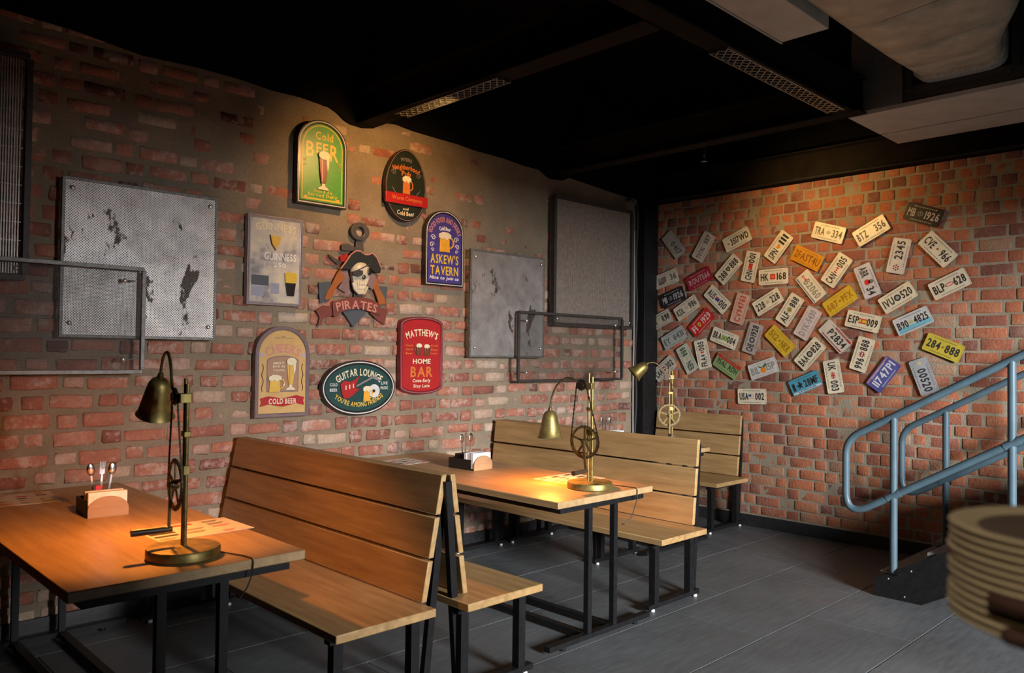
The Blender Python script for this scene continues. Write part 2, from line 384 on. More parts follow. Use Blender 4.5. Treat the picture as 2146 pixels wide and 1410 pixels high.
# walls behind the camera; the one on the right has the window opening the daylight comes through
PLAST = mat('dark_plaster', (.07, .06, .05), .9, 0, .15, 3)
def holed(x0, x1, holes, z1):      # wall along x at y -1.75..-1.6 with rectangular openings
    mb = MB(); x = x0
    for a, b, c, d in holes:
        mb.box(x, a, -1.75, -1.6, 0, z1).box(a, b, -1.75, -1.6, d, z1)
        if c > 0: mb.box(a, b, -1.75, -1.6, 0, c)
        x = b
    return mb.box(x, x1, -1.75, -1.6, 0, z1)
struct(part(holed(-3.6, X0 + .2, [(1.8, 5.0, 0, 2.45)], CEIL), 'wall_right', PLAST, angle=0))
struct(part(MB().box(-3.75, -3.6, -1.75, Y0 + .2, 0, CEIL), 'wall_front', PLAST))
struct(part(MB().box(-3.6, -1.6, Y0, Y0 + .2, 0, CEIL), 'wall_side', PLAST))
def jambs(a, b, c, d):
    mb = MB().box(a, a + .05, -1.72, -1.64, c, d).box(b - .05, b, -1.72, -1.64, c, d).box(a + .05, b - .05, -1.72, -1.64, d - .05, d)
    if c > 0: mb.box(a + .05, b - .05, -1.72, -1.64, c, c + .05)
    return mb
struct(part(jambs(1.8, 5.0, 0, 2.45), 'door_1', STEEL))
# floor: grout bed with slate tiles laid on it
fl = struct(part(MB().box(-3.6, X0, -1.6, Y0, -.15, -.006), 'floor', GROUT, angle=0))
tm = {}
y = 1.6 - .59 * 6; row = 0
while y < Y0:
    x = -3.6 - (.55 if row % 2 else 0)
    while x < X0:
        x1 = min(x + 1.18, X0) - .0025; y1 = min(y + .59, Y0) - .0025; xa = max(x, -3.6) + .0025; ya = max(y, -1.6) + .0025
        if x1 - xa > .02 and y1 - ya > .02:
            key = (round(x1 - xa, 3), round(y1 - ya, 3))
            if key not in tm:
                hx, hy = key[0] / 2, key[1] / 2; b = .0025
                q = MB(); q.add([(-hx, -hy, -.006), (hx, -hy, -.006), (hx, hy, -.006), (-hx, hy, -.006), (-hx, -hy, -b), (hx, -hy, -b), (hx, hy, -b), (-hx, hy, -b), (-hx + b, -hy + b, 0), (hx - b, -hy + b, 0), (hx - b, hy - b, 0), (-hx + b, hy - b, 0)],
                              [(0, 1, 5, 4), (1, 2, 6, 5), (2, 3, 7, 6), (3, 0, 4, 7), (4, 5, 9, 8), (5, 6, 10, 9), (6, 7, 11, 10), (7, 4, 8, 11), (8, 9, 10, 11)])
                tm[key] = q.mesh('floor_tile', TILE, 0)
            o = link('floor_tile', tm[key], fl); o.location = ((xa + x1) / 2, (ya + y1) / 2, rnd.uniform(-.0008, 0))
        x += 1.18
    y += .59; row += 1
# dark baseboards with a pale bead of mortar on top
BASE = mat('baseboard_slate', (.022, .022, .023), .45, 0, .3)
bb = struct(part(MB().box(X0 - .03, X0, 2.15, Y0, 0, .105), 'baseboard_back', BASE, bev=.003))
struct(part(MB().box(-1.6, X0 - .03, Y0 - .03, Y0, 0, .1), 'baseboard_left', BASE, bev=.003))
part(MB().box(X0 - .028, X0 - .004, 2.15, Y0 - .001, .105, .117), 'mortar_bead', MORT_B, bb)
# black steel column in the corner with a cable run beside it
col = struct(part(MB().box(6.50, 6.725, Y0 - .10, Y0 + .0, 0, 3.6).box(6.488, 6.74, Y0 - .115, Y0, 0, .012), 'column', STEEL, bev=.003))
pts = [(6.455 + .012 * math.sin(z * 7), Y0 - .03, z) for z in [i * .09 for i in range(3, 35)]]
o = part(MB().tube(pts, .014, 8), 'cable', mat('cable_sheath', (.02, .018, .018), .5)); tag(o, 'black sheathed cable running up the wall beside the corner column', 'cable')
o = part(MB().tube([(6.425 + .004 * math.sin(z * 4), Y0 - .026, z) for z in [i * .1 for i in range(2, 29)]], .009, 8), 'conduit', mat('conduit_grey', (.28, .26, .25), .4)); tag(o, 'thin grey conduit climbing the brick left of the corner column', 'conduit')
o = part(MB().ring([(.03 * math.cos(a * PI / 10), .03 * math.sin(a * PI / 10)) for a in range(20)], [(.02 * math.cos(a * PI / 10), .02 * math.sin(a * PI / 10)) for a in range(20)], 0, .075), 'conduit_ring', BOLT)
o.matrix_world = wall_l(6.33, 3.08, .0); tag(o, 'small open conduit ring high beside the corner column', 'conduit')
# roof steel: I-beams along and across
def ibeam(name, p0, p1, z, w_, h_, label):
    t = .012; p0 = Vector((*p0, z)); p1 = Vector((*p1, z))
    mb = MB().bar(p0 + Vector((0, 0, t / 2)), p1 + Vector((0, 0, t / 2)), w_, t).bar(p0 + Vector((0, 0, h_ - t / 2)), p1 + Vector((0, 0, h_ - t / 2)), w_, t).bar(p0 + Vector((0, 0, h_ / 2)), p1 + Vector((0, 0, h_ / 2)), .01, h_ - 2 * t - .001)
    o = part(mb, name, BEAMM); tag(o, label, 'beam', 'roof beams'); return o
BEAMM = mat('beam_paint', (.014, .0105, .008), .9, 0, .3, 9, 0, .1)
ibeam('roof_beam', (3.22, 2.33), (3.22, Y0 + .1), 3.19, .15, .24, 'dark steel roof beam landing on the brick above the green arched sign')
ibeam('roof_beam', (5.33, 2.15), (5.33, Y0 + .1), 3.19, .13, .24, 'dark steel roof beam meeting the cross beam near the air unit')
ibeam('roof_beam', (-3.5, 2.25), (5.26, 2.25), 3.19, .13, .24, 'long brown steel cross beam running toward the air unit')
ibeam('roof_beam', (X0 - .09, -1.6), (X0 - .09, 4.7), 3.10, .16, .24, 'black steel beam along the top of the plate wall')
o = part(MB().cyl((X0 - .20, -1.5, 3.09), (X0 - .20, 4.7, 3.09), .012, n=10), 'conduit_pipe', STEEL); tag(o, 'thin black pipe along the beam above the licence plates', 'pipe')
# perforated cable trays bolted under two beams
def tray(name, u0, u1, fixed, along, z, label):
    mb = MB(); W = .11; n = int((u1 - u0) / .03)
    P = (lambda a, b: (fixed + b, a)) if along == 'y' else (lambda a, b: (a, fixed + b))
    for s in (-1, 1):
        a = P(u0, s * W / 2); b = P(u1, s * W / 2); mb.bar((*a, z), (*b, z), .006, .014)
    for i in range(n):
        ua = u0 + (u1 - u0) * i / n; ub = u0 + (u1 - u0) * (i + 1) / n
        for k in range(4):
            b0 = -W / 2 + W * k / 4; b1 = -W / 2 + W * (k + 1) / 4
            if (i + k) % 2: b0, b1 = b1, b0
            mb.bar((*P(ua, b0), z - .003), (*P(ub, b1), z - .003), .006, .004)
    o = part(mb, name, TRAYM, angle=0); tag(o, label, 'cable tray')
TRAYM = mat('tray_zinc', (.30, .29, .27), .35, .8, .2)
tray('cable_tray', 3.40, 4.42, 3.22, 'y', 3.178, 'perforated metal cable tray glinting under the beam above the oval pub sign')
tray('cable_tray', 3.7, 5.15, 2.25, 'x', 3.178, 'perforated metal cable tray under the brown cross beam')
# sprinkler
sp = thing('sprinkler', (5.5, 3.47, 3.2), 'small chrome sprinkler head hanging below the dark roof steel', 'sprinkler')
part(MB().cyl((0, 0, 0), (0, 0, -.05), .012, n=10), 'pipe', CHROME, sp)
part(MB().tube([(-.022, 0, -.085), (-.02, 0, -.06), (0, 0, -.05), (.02, 0, -.06), (.022, 0, -.085)], .004, 6), 'yoke', CHROME, sp)
part(MB().lathe([(.0, -.095), (.025, -.094), (.025, -.09), (.0, -.088)], 14), 'deflector', CHROME, sp)
part(MB().cyl((0, 0, 0), (0, 0, .95), .013, n=10), 'drop_pipe', STEEL, sp)
# ---- air handling unit, duct and trunking
ac = thing('air_handling_unit', (5.86, 1.2, 3.19), 'grey sheet-metal air unit with flat underside at the top right', 'air unit')
part(MB().box(-.44, .44, -2.6, 1.06, .03, .75), 'body', mat('unit_dark_panel', (.055, .05, .045), .5), ac)
part(MB().box(-.45, .10, -2.6, 1.08, .0, .03), 'underside_panel', GREYM, ac, .002)
part(MB().box(.122, .45, -2.6, 1.08, .0, .03), 'underside_panel', GREYM, ac, .002)
part(MB().box(-.452, -.44, .73, 1.06, .032, .6), 'side_panel', mat('unit_side_panel', (.16, .15, .135), .5), ac, .002)
part(MB().box(-.47, -.44, .06, .10, .10, .6).box(-.47, -.44, .66, .70, .10, .6).box(-.47, -.44, .10, .66, .08, .12).box(-.47, -.44, .10, .66, .57, .61), 'duct_flange', mat('flange_dark', (.04, .038, .034), .5), ac)
for i in range(7):
    yy = 1.0 - i * .33
    for xx in (-.42, .42): part(MB().ball((xx, yy, -.001), .006, .006, -.004, 8, 4, 0.), 'rivet', BOLT, ac)
dk = thing('air_duct', (5.38, 1.58, 3.30), 'large insulated fabric air duct sagging toward the air unit', 'duct')
def duct_ring(x, hw_l, hw_r, zb, zt, n=36, rr=.13):
    pts = []
    for k in range(n):
        a = 2 * PI * k / n; c, s = math.cos(a), math.sin(a); e = .38
        yy = math.copysign(abs(c) ** e, c); zz = math.copysign(abs(s) ** e, s)
        yy = yy * (hw_l if yy > 0 else hw_r); zm = (zb + zt) / 2; zz = zm + zz * (zt - zb) / 2
        if zz < zm: zz -= .035 * (1 - min(1, abs(yy) / .4)) * sm(-.1, -.6, x)
        pts.append((x, yy, zz))
    return pts
xs = [-.03, -.06, -.14, -.25, -.31, -.33, -.35, -.45, -.6, -.70, -.72, -.74, -.9, -1.1, -1.2, -1.22, -1.24, -1.5, -1.72, -1.75, -1.78, -2.2, -2.6]
rings = []
for x in xs:
    t = sm(-.05, -1.0, x); pin = .012 if round(x, 2) in (-.33, -.72, -1.22, -1.75) else 0
    rings.append(duct_ring(x, .235 + .0 * t - pin, .26 + .30 * t - pin, .02 + pin * 1.5 - .015 * t, .30 + .16 * t))
n = 36; vs = [p for R in rings for p in R]; fs = []
for i in range(len(xs) - 1): fs += [(i * n + k, (i + 1) * n + k, (i + 1) * n + (k + 1) % n, i * n + (k + 1) % n) for k in range(n)]
fs.append(tuple(range(n))); fs.append(tuple((len(xs) - 1) * n + k for k in reversed(range(n))))
part(MB().add(vs, fs), 'sleeve', DUCT, dk, angle=1.2)
for x, d in ((-.33, .0), (-.72, .0), (-1.22, 0), (-1.75, 0)):
    t = sm(-.05, -1.0, x); ra = duct_ring(x - .012, .226, .25 + .30 * t, .03 - .015 * t, .295 + .16 * t); rb = duct_ring(x + .012, .226, .25 + .30 * t, .03 - .015 * t, .295 + .16 * t)
    part(MB().add(ra + rb, [(k, (k + 1) % n, n + (k + 1) % n, n + k) for k in range(n)] + [tuple(reversed(range(n))), tuple(range(n, 2 * n))]), 'strap', mat('duct_strap', (.07, .06, .045), .6), dk)
ra = duct_ring(-.10, .242, .275, .0, .315); rb = duct_ring(.005, .24, .265, .0, .315)
part(MB().add(ra + rb, [(k, (k + 1) % n, n + (k + 1) % n, n + k) for k in range(n)] + [tuple(reversed(range(n))), tuple(range(n, 2 * n))]), 'foil_collar', FOIL, dk)
tr = thing('ceiling_trunking', (2.6, 1.94, 3.27), 'long light grey metal trunking panel beside the air duct', 'trunking')
part(MB().box(-1.8, 1.45, -.13, .13, 0, .09), 'panel', GREYM, tr, .002)
part(MB().box(-1.8, 1.46, .13, .142, -.004, .09), 'edge_lip', mat('lip_metal', (.5, .49, .46), .35, .6), tr)
# ================================================================ BENCHES AND TABLES
def bench(rear, front, y0, y1, yb0, base_off, lean, label, top=1.005, feet=True):
    d = 1 if front > rear else -1; cy = (y0 + y1) / 2; cx = (rear + front) / 2; hd = abs(front - rear) / 2; hy = (y1 - y0) / 2
    t = thing('bench', (cx, cy, 0), label, 'bench', 'slatted wooden benches', rz=0)
    X = lambda a: a * d                       # a: distance from the bench centre toward its front
    def bx(mb, a0, a1, ya, yb, za, zb):
        a0, a1 = sorted((X(a0), X(a1))); return mb.box(a0, a1, ya, yb, za, zb)
    part(bx(MB(), -hd, hd, -hy, hy, SZ - .036, SZ), 'seat', WOOD, t, .004)
    yb = yb0 - cy
    # three planks on the leaning back
    b0 = -hd + base_off; zb = SZ + .004; H = top - zb; pl_h = (H - .024) / 3
    for k in range(3):
        s0 = k * (pl_h + .012); s1 = s0 + pl_h; mb = MB(); th = .028
        q = []
        for yy in (yb, hy):
            for s, w_ in ((s0, 0), (s1, 0), (s1, -th), (s0, -th)): q.append((X(b0 - lean * s / H + w_), yy, zb + s))
        fs = [(0, 1, 2, 3), (7, 6, 5, 4), (0, 4, 5, 1), (1, 5, 6, 2), (2, 6, 7, 3), (3, 7, 4, 0)]
        if d < 0: fs = [tuple(reversed(f)) for f in fs]
        fs = [tuple(reversed(f)) for f in fs]
        part(mb.add(q, fs), 'backrest_plank', WOOD, t, .004)
    ends = (-hy + .10, hy - .12)
    for e, yy in enumerate(ends):
        sup0 = b0 - .028
        part(MB().bar((X(sup0 - .018), yy + .03, .02), (X(sup0 - .018 - lean * .96), yy + .03, top - .03), .035, .03, (0, 1, 0)), 'back_support', STEEL, t)
        for a in (hd - .06, -hd + .05):
            part(bx(MB(), a - .022, a + .022, yy - .022, yy + .022, .045, SZ - .066), 'leg', STEEL, t)
        part(bx(MB(), -hd + .01, hd - .02, yy - .022, yy + .022, SZ - .066, SZ - .0362), 'seat_bearer', STEEL, t)
        part(bx(MB(), -hd - .04, hd + .02, yy - .022, yy + .022, .018, .045), 'floor_rail', STEEL, t)
        for a in (hd - .03, -hd + .0):
            part(MB().lathe([(.011, 0), (.014, .004), (.011, .018)], 12, Matrix.Translation((X(a), yy - .014, 0))), 'foot', WHITEP, t)
    return t
bench(2.185, 1.69, 2.69, 4.82, 2.776, .012, .105, 'long slatted wooden bench facing the nearest table')
bench(2.325, 2.80, 2.64, 4.82, 2.76, .102, .085, 'wooden bench back to back with the nearest bench, facing the middle table')
bench(4.47, 3.98, 2.78, 4.82, 2.88, .012, .06, 'wooden bench on the far side of the middle table')
bench(4.60, 5.10, 3.70, 4.82, 3.80, .085, .06, 'short wooden bench hidden behind the middle bench, facing the far table')
bench(6.62, 6.09, 3.69, 4.74, 3.80, .012, .07, 'short wooden bench in the corner against the plate wall')
def table(x0, x1, y0, y1, label, legs_dx=.11):
    cx, cy = (x0 + x1) / 2, (y0 + y1) / 2; hx, hy = (x1 - x0) / 2, (y1 - y0) / 2
    t = thing('table', (cx, cy, 0), label, 'table', 'long wooden tables')
    part(MB().box(-hx, hx, -hy, hy, TZ - .036, TZ), 'tabletop', WOODT, t, .004)
    ya, yb = -hy + .05, hy - .10
    part(MB().box(-hx + .05, hx - .05, ya - .02, ya + .02, TZ - .07, TZ - .0362).box(-hx + .05, hx - .05, yb - .02, yb + .02, TZ - .07, TZ - .0362)
         .box(-hx + .05, -hx + .085, ya + .02, yb - .02, TZ - .07, TZ - .0362).box(hx - .085, hx - .05, ya + .02, yb - .02, TZ - .07, TZ - .0362), 'underframe', STEEL, t)
    for yy in (ya, yb):
        for s in (-1, 1):
            part(MB().box(s * legs_dx - .016, s * legs_dx + .016, yy - .016, yy + .016, .045, TZ - .07), 'leg', STEEL, t)
        part(MB().box(-hx - .02, hx + .02, yy - .02, yy + .02, .018, .045), 'floor_rail', STEEL, t)
        for s in (-1, 1): part(MB().lathe([(.016, 0), (.018, .004), (.016, .018)], 12, Matrix.Translation((s * (hx - .1), yy, 0))), 'foot', STEEL, t)
    part(MB().box(-legs_dx - .02, -legs_dx + .02, ya + .02, yb - .02, .018, .045), 'floor_rail', STEEL, t)
    part(MB().box(legs_dx - .02, legs_dx + .02, ya + .02, yb - .02, .018, .045), 'floor_rail', STEEL, t)
    return t
table(.754, 1.582, 2.745, 4.835, 'long wooden table nearest the camera at the photo\'s left')
table(3.04, 3.86, 2.765, 4.835, 'long wooden table in the middle between the two long benches')
table(5.04, 5.86, 3.62, 4.835, 'far wooden table mostly hidden behind the middle bench')
# ================================================================ LAMPS
def arc_pts(ctrl, n=26):
    P = [Vector((a, .03, z)) for a, z in ctrl]; out = []
    P = [P[0] * 2 - P[1]] + P + [P[-1] * 2 - P[-2]]; m = len(P) - 3
    for i in range(n + 1):
        s = i / n * m; k = min(int(s), m - 1); t = s - k; p0, p1, p2, p3 = P[k:k + 4]
        out.append(.5 * ((2 * p1) + (-p0 + p2) * t + (2 * p0 - 5 * p1 + 4 * p2 - p3) * t * t + (-p0 + 3 * p1 - 3 * p2 + p3) * t ** 3))
    return out
def wheel(c, R, spokes, teeth, mb_rim, mb_sp, n_):
    # sprocket standing in the local x-z plane
    k = teeth * 2; outer = []; inner = []
    for i in range(k):
        a = 2 * PI * i / k; r = R if i % 2 == 0 else R - .005; outer.append((r * math.cos(a), r * math.sin(a))); inner.append(((R - .016) * math.cos(a), (R - .016) * math.sin(a)))
    M = Matrix.Translation((c[0], n_, c[1])) @ Matrix.Rotation(PI / 2, 4, 'X')
    mb_rim.merge(MB().ring(outer, inner, -.003, .003).xf(M))
    s = MB()
    for i in range(spokes):
        a = 2 * PI * i / spokes + .3; s.bar((0.012 * math.cos(a), .012 * math.sin(a), 0), ((R - .014) * math.cos(a), (R - .014) * math.sin(a), 0), .011, .005)
    s.cyl((0, 0, -.012), (0, 0, .012), .018, n=14); mb_sp.merge(s.xf(M))
def lamp(loc, rz, ctrl, shade_top, shade_bot, crank_a, label, power):
    t = thing('table_lamp', loc, label, 'lamp', 'brass gear lamps', rz=rz)
    part(MB().lathe([(.0, 0), (.124, 0), (.13, .004), (.13, .030), (.126, .036), (.10, .038), (.0, .04)], 40), 'base', BRASS, t)
    part(MB().ball((0, -.131, .018), .005, .003, .005, 8, 5), 'base_screw', STEEL, t)
    for s in (-1, 1): part(MB().cyl((s * .012, 0, .038), (s * .012, 0, .655 - .02 * (s < 0)), .0075, n=12), 'post', BRASS, t)
    for b in ((-.022, .022, -.012, .012, .30, .335), (-.022, .022, -.012, .012, .44, .46), (-.022, .05, -.012, .028, .565, .60)): part(MB().box(*b), 'post_clamp', BRASS, t, .002)
    rim = MB(); sp = MB(); gc = (.018, .265); sc_ = (.045, .585); Rg = .095; Rs = .032; nn = .03
    wheel(gc, Rg, 5, 28, rim, sp, nn); part(rim, 'gear_rim', BRASSD, t); part(sp, 'gear_spokes', BRASSD, t)
    rim = MB(); sp = MB(); wheel(sc_, Rs, 3, 11, rim, sp, nn); part(rim.merge(sp), 'top_sprocket', CHAIN, t)
    # chain loop round both wheels
    dx, dz = sc_[0] - gc[0], sc_[1] - gc[1]; L = math.hypot(dx, dz); th = math.atan2(dz, dx); al = math.acos((Rg - Rs) / L); path = []
    for i in range(25):
        a = th + al + (2 * PI - 2 * al) * i / 24; path.append((gc[0] + Rg * math.cos(a), gc[1] + Rg * math.sin(a)))
    for i in range(11):
        a = th - al + 2 * al * i / 10; path.append((sc_[0] + Rs * math.cos(a), sc_[1] + Rs * math.sin(a)))
    ch = MB(); m = len(path); acc = []
    for i in range(m):
        a, b = path[i], path[(i + 1) % m]; d = math.hypot(b[0] - a[0], b[1] - a[1]); k = max(1, int(d / .0125))
        for j in range(k): acc.append((a[0] + (b[0] - a[0]) * j / k, a[1] + (b[1] - a[1]) * j / k))
    for i in range(len(acc)):
        a = Vector((acc[i][0], nn, acc[i][1])); b = Vector((acc[(i + 1) % len(acc)][0], nn, acc[(i + 1) % len(acc)][1]))
        ch.bar(a + (b - a) * .04, a + (b - a) * .96, .0075 if i % 2 else .0045, .006, (0, 1, 0))
    part(ch, 'chain', CHAIN, t, angle=0)
    ca = crank_a; ce = (gc[0] + .165 * math.sin(ca), gc[1] - .165 * math.cos(ca))
    part(MB().bar((gc[0], nn + .016, gc[1]), (ce[0], nn + .016, ce[1]), .008, .014, (1, 0, 0)).cyl((ce[0], nn + .005, ce[1]), (ce[0], nn + .03, ce[1]), .011, n=12).cyl((gc[0], nn, gc[1]), (gc[0], nn + .026, gc[1]), .012, n=12), 'crank', BRASSD, t)
    part(MB().cyl((ce[0], nn + .03, ce[1]), (ce[0], nn + .145, ce[1]), .0125, .0135, n=14), 'crank_handle', mat('handle_dark', (.06, .04, .025), .4, .3), t)
    part(MB().tube(arc_pts(ctrl), .0058, 10), 'arm', BRASSD, t)
    T = Vector((shade_top[0], .03, shade_top[1])); B = Vector((shade_bot[0], .03, shade_bot[1])); ax = (B - T); H = ax.length
    q = ax.normalized().to_track_quat('Z', 'Y').to_matrix().to_4x4(); M = Matrix.Translation(T) @ q
    outp = [(.0, 0), (.016, .001), (.030, .009), (.041, .026), (.047, .05), (.053, .08), (.060, .115), (.068, H - .008), (.0745, H)]
    inp = [(.0725, H - .001), (.066, H - .010), (.058, .115), (.051, .08), (.045, .05), (.038, .027), (.02, .012), (.0, .006)]
    sh = part(MB().lathe(outp + inp, 32, M), 'shade', BRASS, t, angle=.9)
    part(MB().lathe([(.009, -.02), (.012, -.012), (.012, .002), (.0, .003)], 14, M), 'shade_neck', BRASSD, sh)
    bc = T + ax.normalized() * (H - .062)
    m, nt, b = new_mat('bulb_glow' if power else 'bulb_off')
    b.inputs['Base Color'].default_value = (.9, .8, .6, 1)
    if power:
        b.inputs['Emission Color'].default_value = (1, .62, .25, 1); b.inputs['Emission Strength'].default_value = 8
    part(MB().lathe([(.0, -.045), (.012, -.044), (.014, -.03), (.022, -.012), (.025, .004), (.019, .018), (.0, .025)], 16, Matrix.Translation(bc) @ q), 'bulb', m, t)
    if power:
        l = bpy.data.lights.new('lamp_bulb', 'POINT'); l.energy = power; l.color = (1, .33, .05); l.shadow_soft_size = .022
        o = bpy.data.objects.new('lamp_bulb', l); COL.objects.link(o); o.parent = t; o.location = T + ax.normalized() * (H - .040)
    return t
LY1 = PI / 2 - math.radians(6.6); LY2 = PI / 2 + math.radians(7.7)
l1 = lamp((1.199, 2.956, TZ), LY1, [(.045, .60), (.085, .625), (.11, .70), (.155, .75), (.215, .735), (.245, .69), (.257, .655)], (.257, .650), (.322, .500), .05, 'brass crank lamp with gear and chain on the nearest table', 46)
l2 = lamp((3.517, 2.957, TZ), LY2, [(.045, .585), (.10, .62), (.155, .622), (.215, .58), (.25, .51), (.262, .445)], (.262, .430), (.262, .268), -.12, 'brass crank lamp glowing over the middle table', 44)
l3 = lamp((5.652, 3.873, TZ), math.radians(136), [(.045, .60), (.09, .66), (.14, .70), (.185, .70), (.205, .69)], (.21, .69), (.32, .60), .0, 'brass crank lamp with its shade tipped sideways on the far table', 0)
def cord(pts, label):
    o = part(MB().tube(pts, .0028, 8), 'lamp_cord', mat('cord_black', (.02, .018, .016), .5)); tag(o, label, 'cord', 'lamp cords')
cord([(1.30, 2.90, TZ + .012), (1.335, 2.86, TZ + .005), (1.36, 2.80, TZ + .004), (1.365, 2.75, TZ + .004), (1.366, 2.738, TZ - .01), (1.362, 2.736, TZ - .05), (1.35, 2.75, TZ - .10), (1.325, 2.76, TZ - .14)], 'thin lamp cord hanging over the front edge of the nearest table')
cord([(3.64, 2.93, TZ + .012), (3.68, 2.90, TZ + .005), (3.70, 2.83, TZ + .004), (3.70, 2.77, TZ + .004), (3.70, 2.756, TZ - .01), (3.695, 2.755, TZ - .06), (3.68, 2.78, TZ - .16), (3.64, 2.8, TZ - .2), (3.6, 2.79, TZ - .19)], 'thin lamp cord hanging over the front edge of the middle table')
# ================================================================ CADDIES, NAPKINS, CUTLERY, MENUS
CADW = wood_mat('caddy_wood', (.22, .13, .06), (.36, .23, .12), 0)
CADB = mat('caddy_black', (.014, .011, .009), .5)
def caddy(x, y, rz, where):
    M = Matrix.Translation((x, y, TZ + .0005)) @ Matrix.Rotation(rz, 4, 'Z')
    t = thing('caddy', (x, y, TZ + .0005), 'black wooden table caddy with arched front on ' + where, 'caddy', 'table caddies', rz=rz)
    part(MB().box(-.085, .085, -.115, .125, 0, .008), 'tray', CADB, t)
    part(MB().box(-.085, -.077, -.085, .125, .008, .068).box(.077, .085, -.085, .125, .008, .068).box(-.077, .077, .117, .125, .008, .068).box(-.077, .077, -.012, -.004, .008, .068), 'sides', CADB, t)
    a = [(.085 * math.cos(i * PI / 18), .035 + .058 * math.sin(i * PI / 18)) for i in range(19)]
    part(MB().prism([(-.085, .0)] + [(.085, .0)] + a, 0, .008).xf(Matrix.Translation((0, -.108, 0)) @ Matrix.Rotation(PI / 2, 4, 'X')), 'arched_front', CADW, t)
    part(MB().box(-.06, .06, .02, .09, .008, .095), 'cutlery_cup', CADB, t)
    nk = part(MB().box(-.082, .082, -.105, -.075, .009, .112).box(-.080, .084, -.0745, -.045, .009, .108).box(-.083, .080, -.0445, -.016, .009, .110), 'napkin_stack', NAPK, None, .004)
    nk.matrix_world = M; tag(nk, 'stack of folded white napkins in the caddy on ' + where, 'napkins', 'napkins in caddies')
    for i, (dx, dy, tx, ty, kind) in enumerate(((-.03, .05, -.10, .05, 'spoon'), (.005, .06, .04, .0, 'fork'), (.035, .05, .14, -.03, 'spoon'))):
        mb = MB().bar((0, 0, -.05), (0, 0, .10), .008, .003, (0, 1, 0))
        if kind == 'spoon': mb.merge(MB().ball((0, 0, 0), .019, .005, .03, 12, 6).xf(Matrix.Translation((0, 0, .125))))
        else:
            mb.box(-.011, .011, -.0015, .0015, .10, .122)
            for s in (-.0095, -.0032, .0032, .0095): mb.box(s - .0016, s + .0016, -.0015, .0015, .122, .158)
        o = part(mb, kind, CHROME); o.matrix_world = M @ Matrix.Translation((dx, dy, .072)) @ Matrix.Rotation(tx, 4, 'Y') @ Matrix.Rotation(ty, 4, 'X')
        tag(o, ('steel fork standing in the caddy on ' if kind == 'fork' else ('left steel spoon standing in the caddy on ' if i == 0 else 'right steel spoon standing in the caddy on ')) + where, kind, 'cutlery in caddies')
    return M
M = caddy(1.235, 3.985, -.08, 'the nearest table')
o = part(MB().box(-.014, .014, -.003, .003, 0, .075), 'sauce_sachet', mat('sachet_red', (.5, .02, .02), .35), None, .002); o.matrix_world = M @ Matrix.Translation((-.02, .018 - .004, .05)) @ Matrix.Rotation(.1, 4, 'Y'); tag(o, 'small red sauce sachet in the caddy on the nearest table', 'sachet')
caddy(3.51, 3.98, .06, 'the middle table')
caddy(5.46, 4.38, -.25, 'the far table')
PAPER = mat('menu_paper', (.62, .56, .48), .7); INK = mat('menu_ink', (.06, .04, .035), .7); INKR = mat('menu_red', (.5, .07, .04), .7)
def menu(x, y, rz, w_, h_, label):
    t = thing('menu_sheet', (x, y, TZ + .0003), label, 'menu', 'paper menus on the tables', rz=rz)
    part(MB().box(-w_ / 2, w_ / 2, -h_ / 2, h_ / 2, 0, .0012), 'paper', PAPER, t)
    r = random.Random(int(x * 100)); ink = MB(); red = MB(); z = .0014
    for c in range(3):
        for k in range(5):
            if r.random() < .2: continue
            a = -w_ / 2 + .012 + c * w_ / 3; b = a + (w_ / 3 - .022) * r.uniform(.5, 1); q = h_ / 2 - .03 - k * h_ / 5.4
            tgt = red if r.random() < .3 else ink
            if r.random() < .4: tgt.box(a, b, q - .030, q, z - .0001, z)
            else:
                for j in range(3): tgt.box(a, b - .01 * j, q - .006 - .011 * j, q - .011 * j, z - .0001, z)
    part(ink, 'printing', INK, t)['kind'] = 'stuff'; part(red, 'red_printing', INKR, t)['kind'] = 'stuff'
menu(1.41, 3.37, .02, .40, .29, 'printed paper menu lying beside the lamp on the nearest table')
menu(3.68, 3.26, .05, .36, .28, 'printed paper menu lying beside the lamp on the middle table')
menu(3.36, 4.51, .1, .25, .27, 'printed paper menu by the wall end of the middle table')
menu(1.06, 4.60, -.1, .27, .36, 'dark printed menu by the wall end of the nearest table')
# ================================================================ STAIR AND HANDRAILS
st = thing('staircase', (5.9, 1.5, 0), 'short stair with grey treads and black steel stringers', 'staircase')
def stringer(x):
    poly = [(2.095, 0), (1.80, 0), (.30, .86), (.30, 1.16), (2.095, .105)]
    o = part(MB().prism([(a - 1.5, b) for a, b in poly], -.012, .012).xf(Matrix.Translation((x - 5.9, 0, 0)) @ Matrix(((0, 0, 1, 0), (1, 0, 0, 0), (0, 1, 0, 0), (0, 0, 0, 1)))), 'stringer', STEEL, st)
    for a, b in ((2.0, .125), (1.90, .03), (1.86, .2)): part(MB().ball((x - 5.9 - .012, a - 1.5, b), .004, .006, .006, 8, 4), 'bolt', BOLT, o)
stringer(5.39); stringer(6.43)
for k in range(6):
    yf = 2.06 - .285 * k; z = .165 * (k + 1)
    part(MB().box(5.405 - 5.9, 6.415 - 5.9, yf - .30 - 1.5, yf - 1.5, z - .035, z), 'tread', STEP, st, .003)
    part(MB().box(5.405 - 5.9, 6.415 - 5.9, yf - .035 - 1.5, yf - .02 - 1.5, z - .165, z - .036), 'riser', mat('riser_stone', (.10, .105, .11), .6), st)
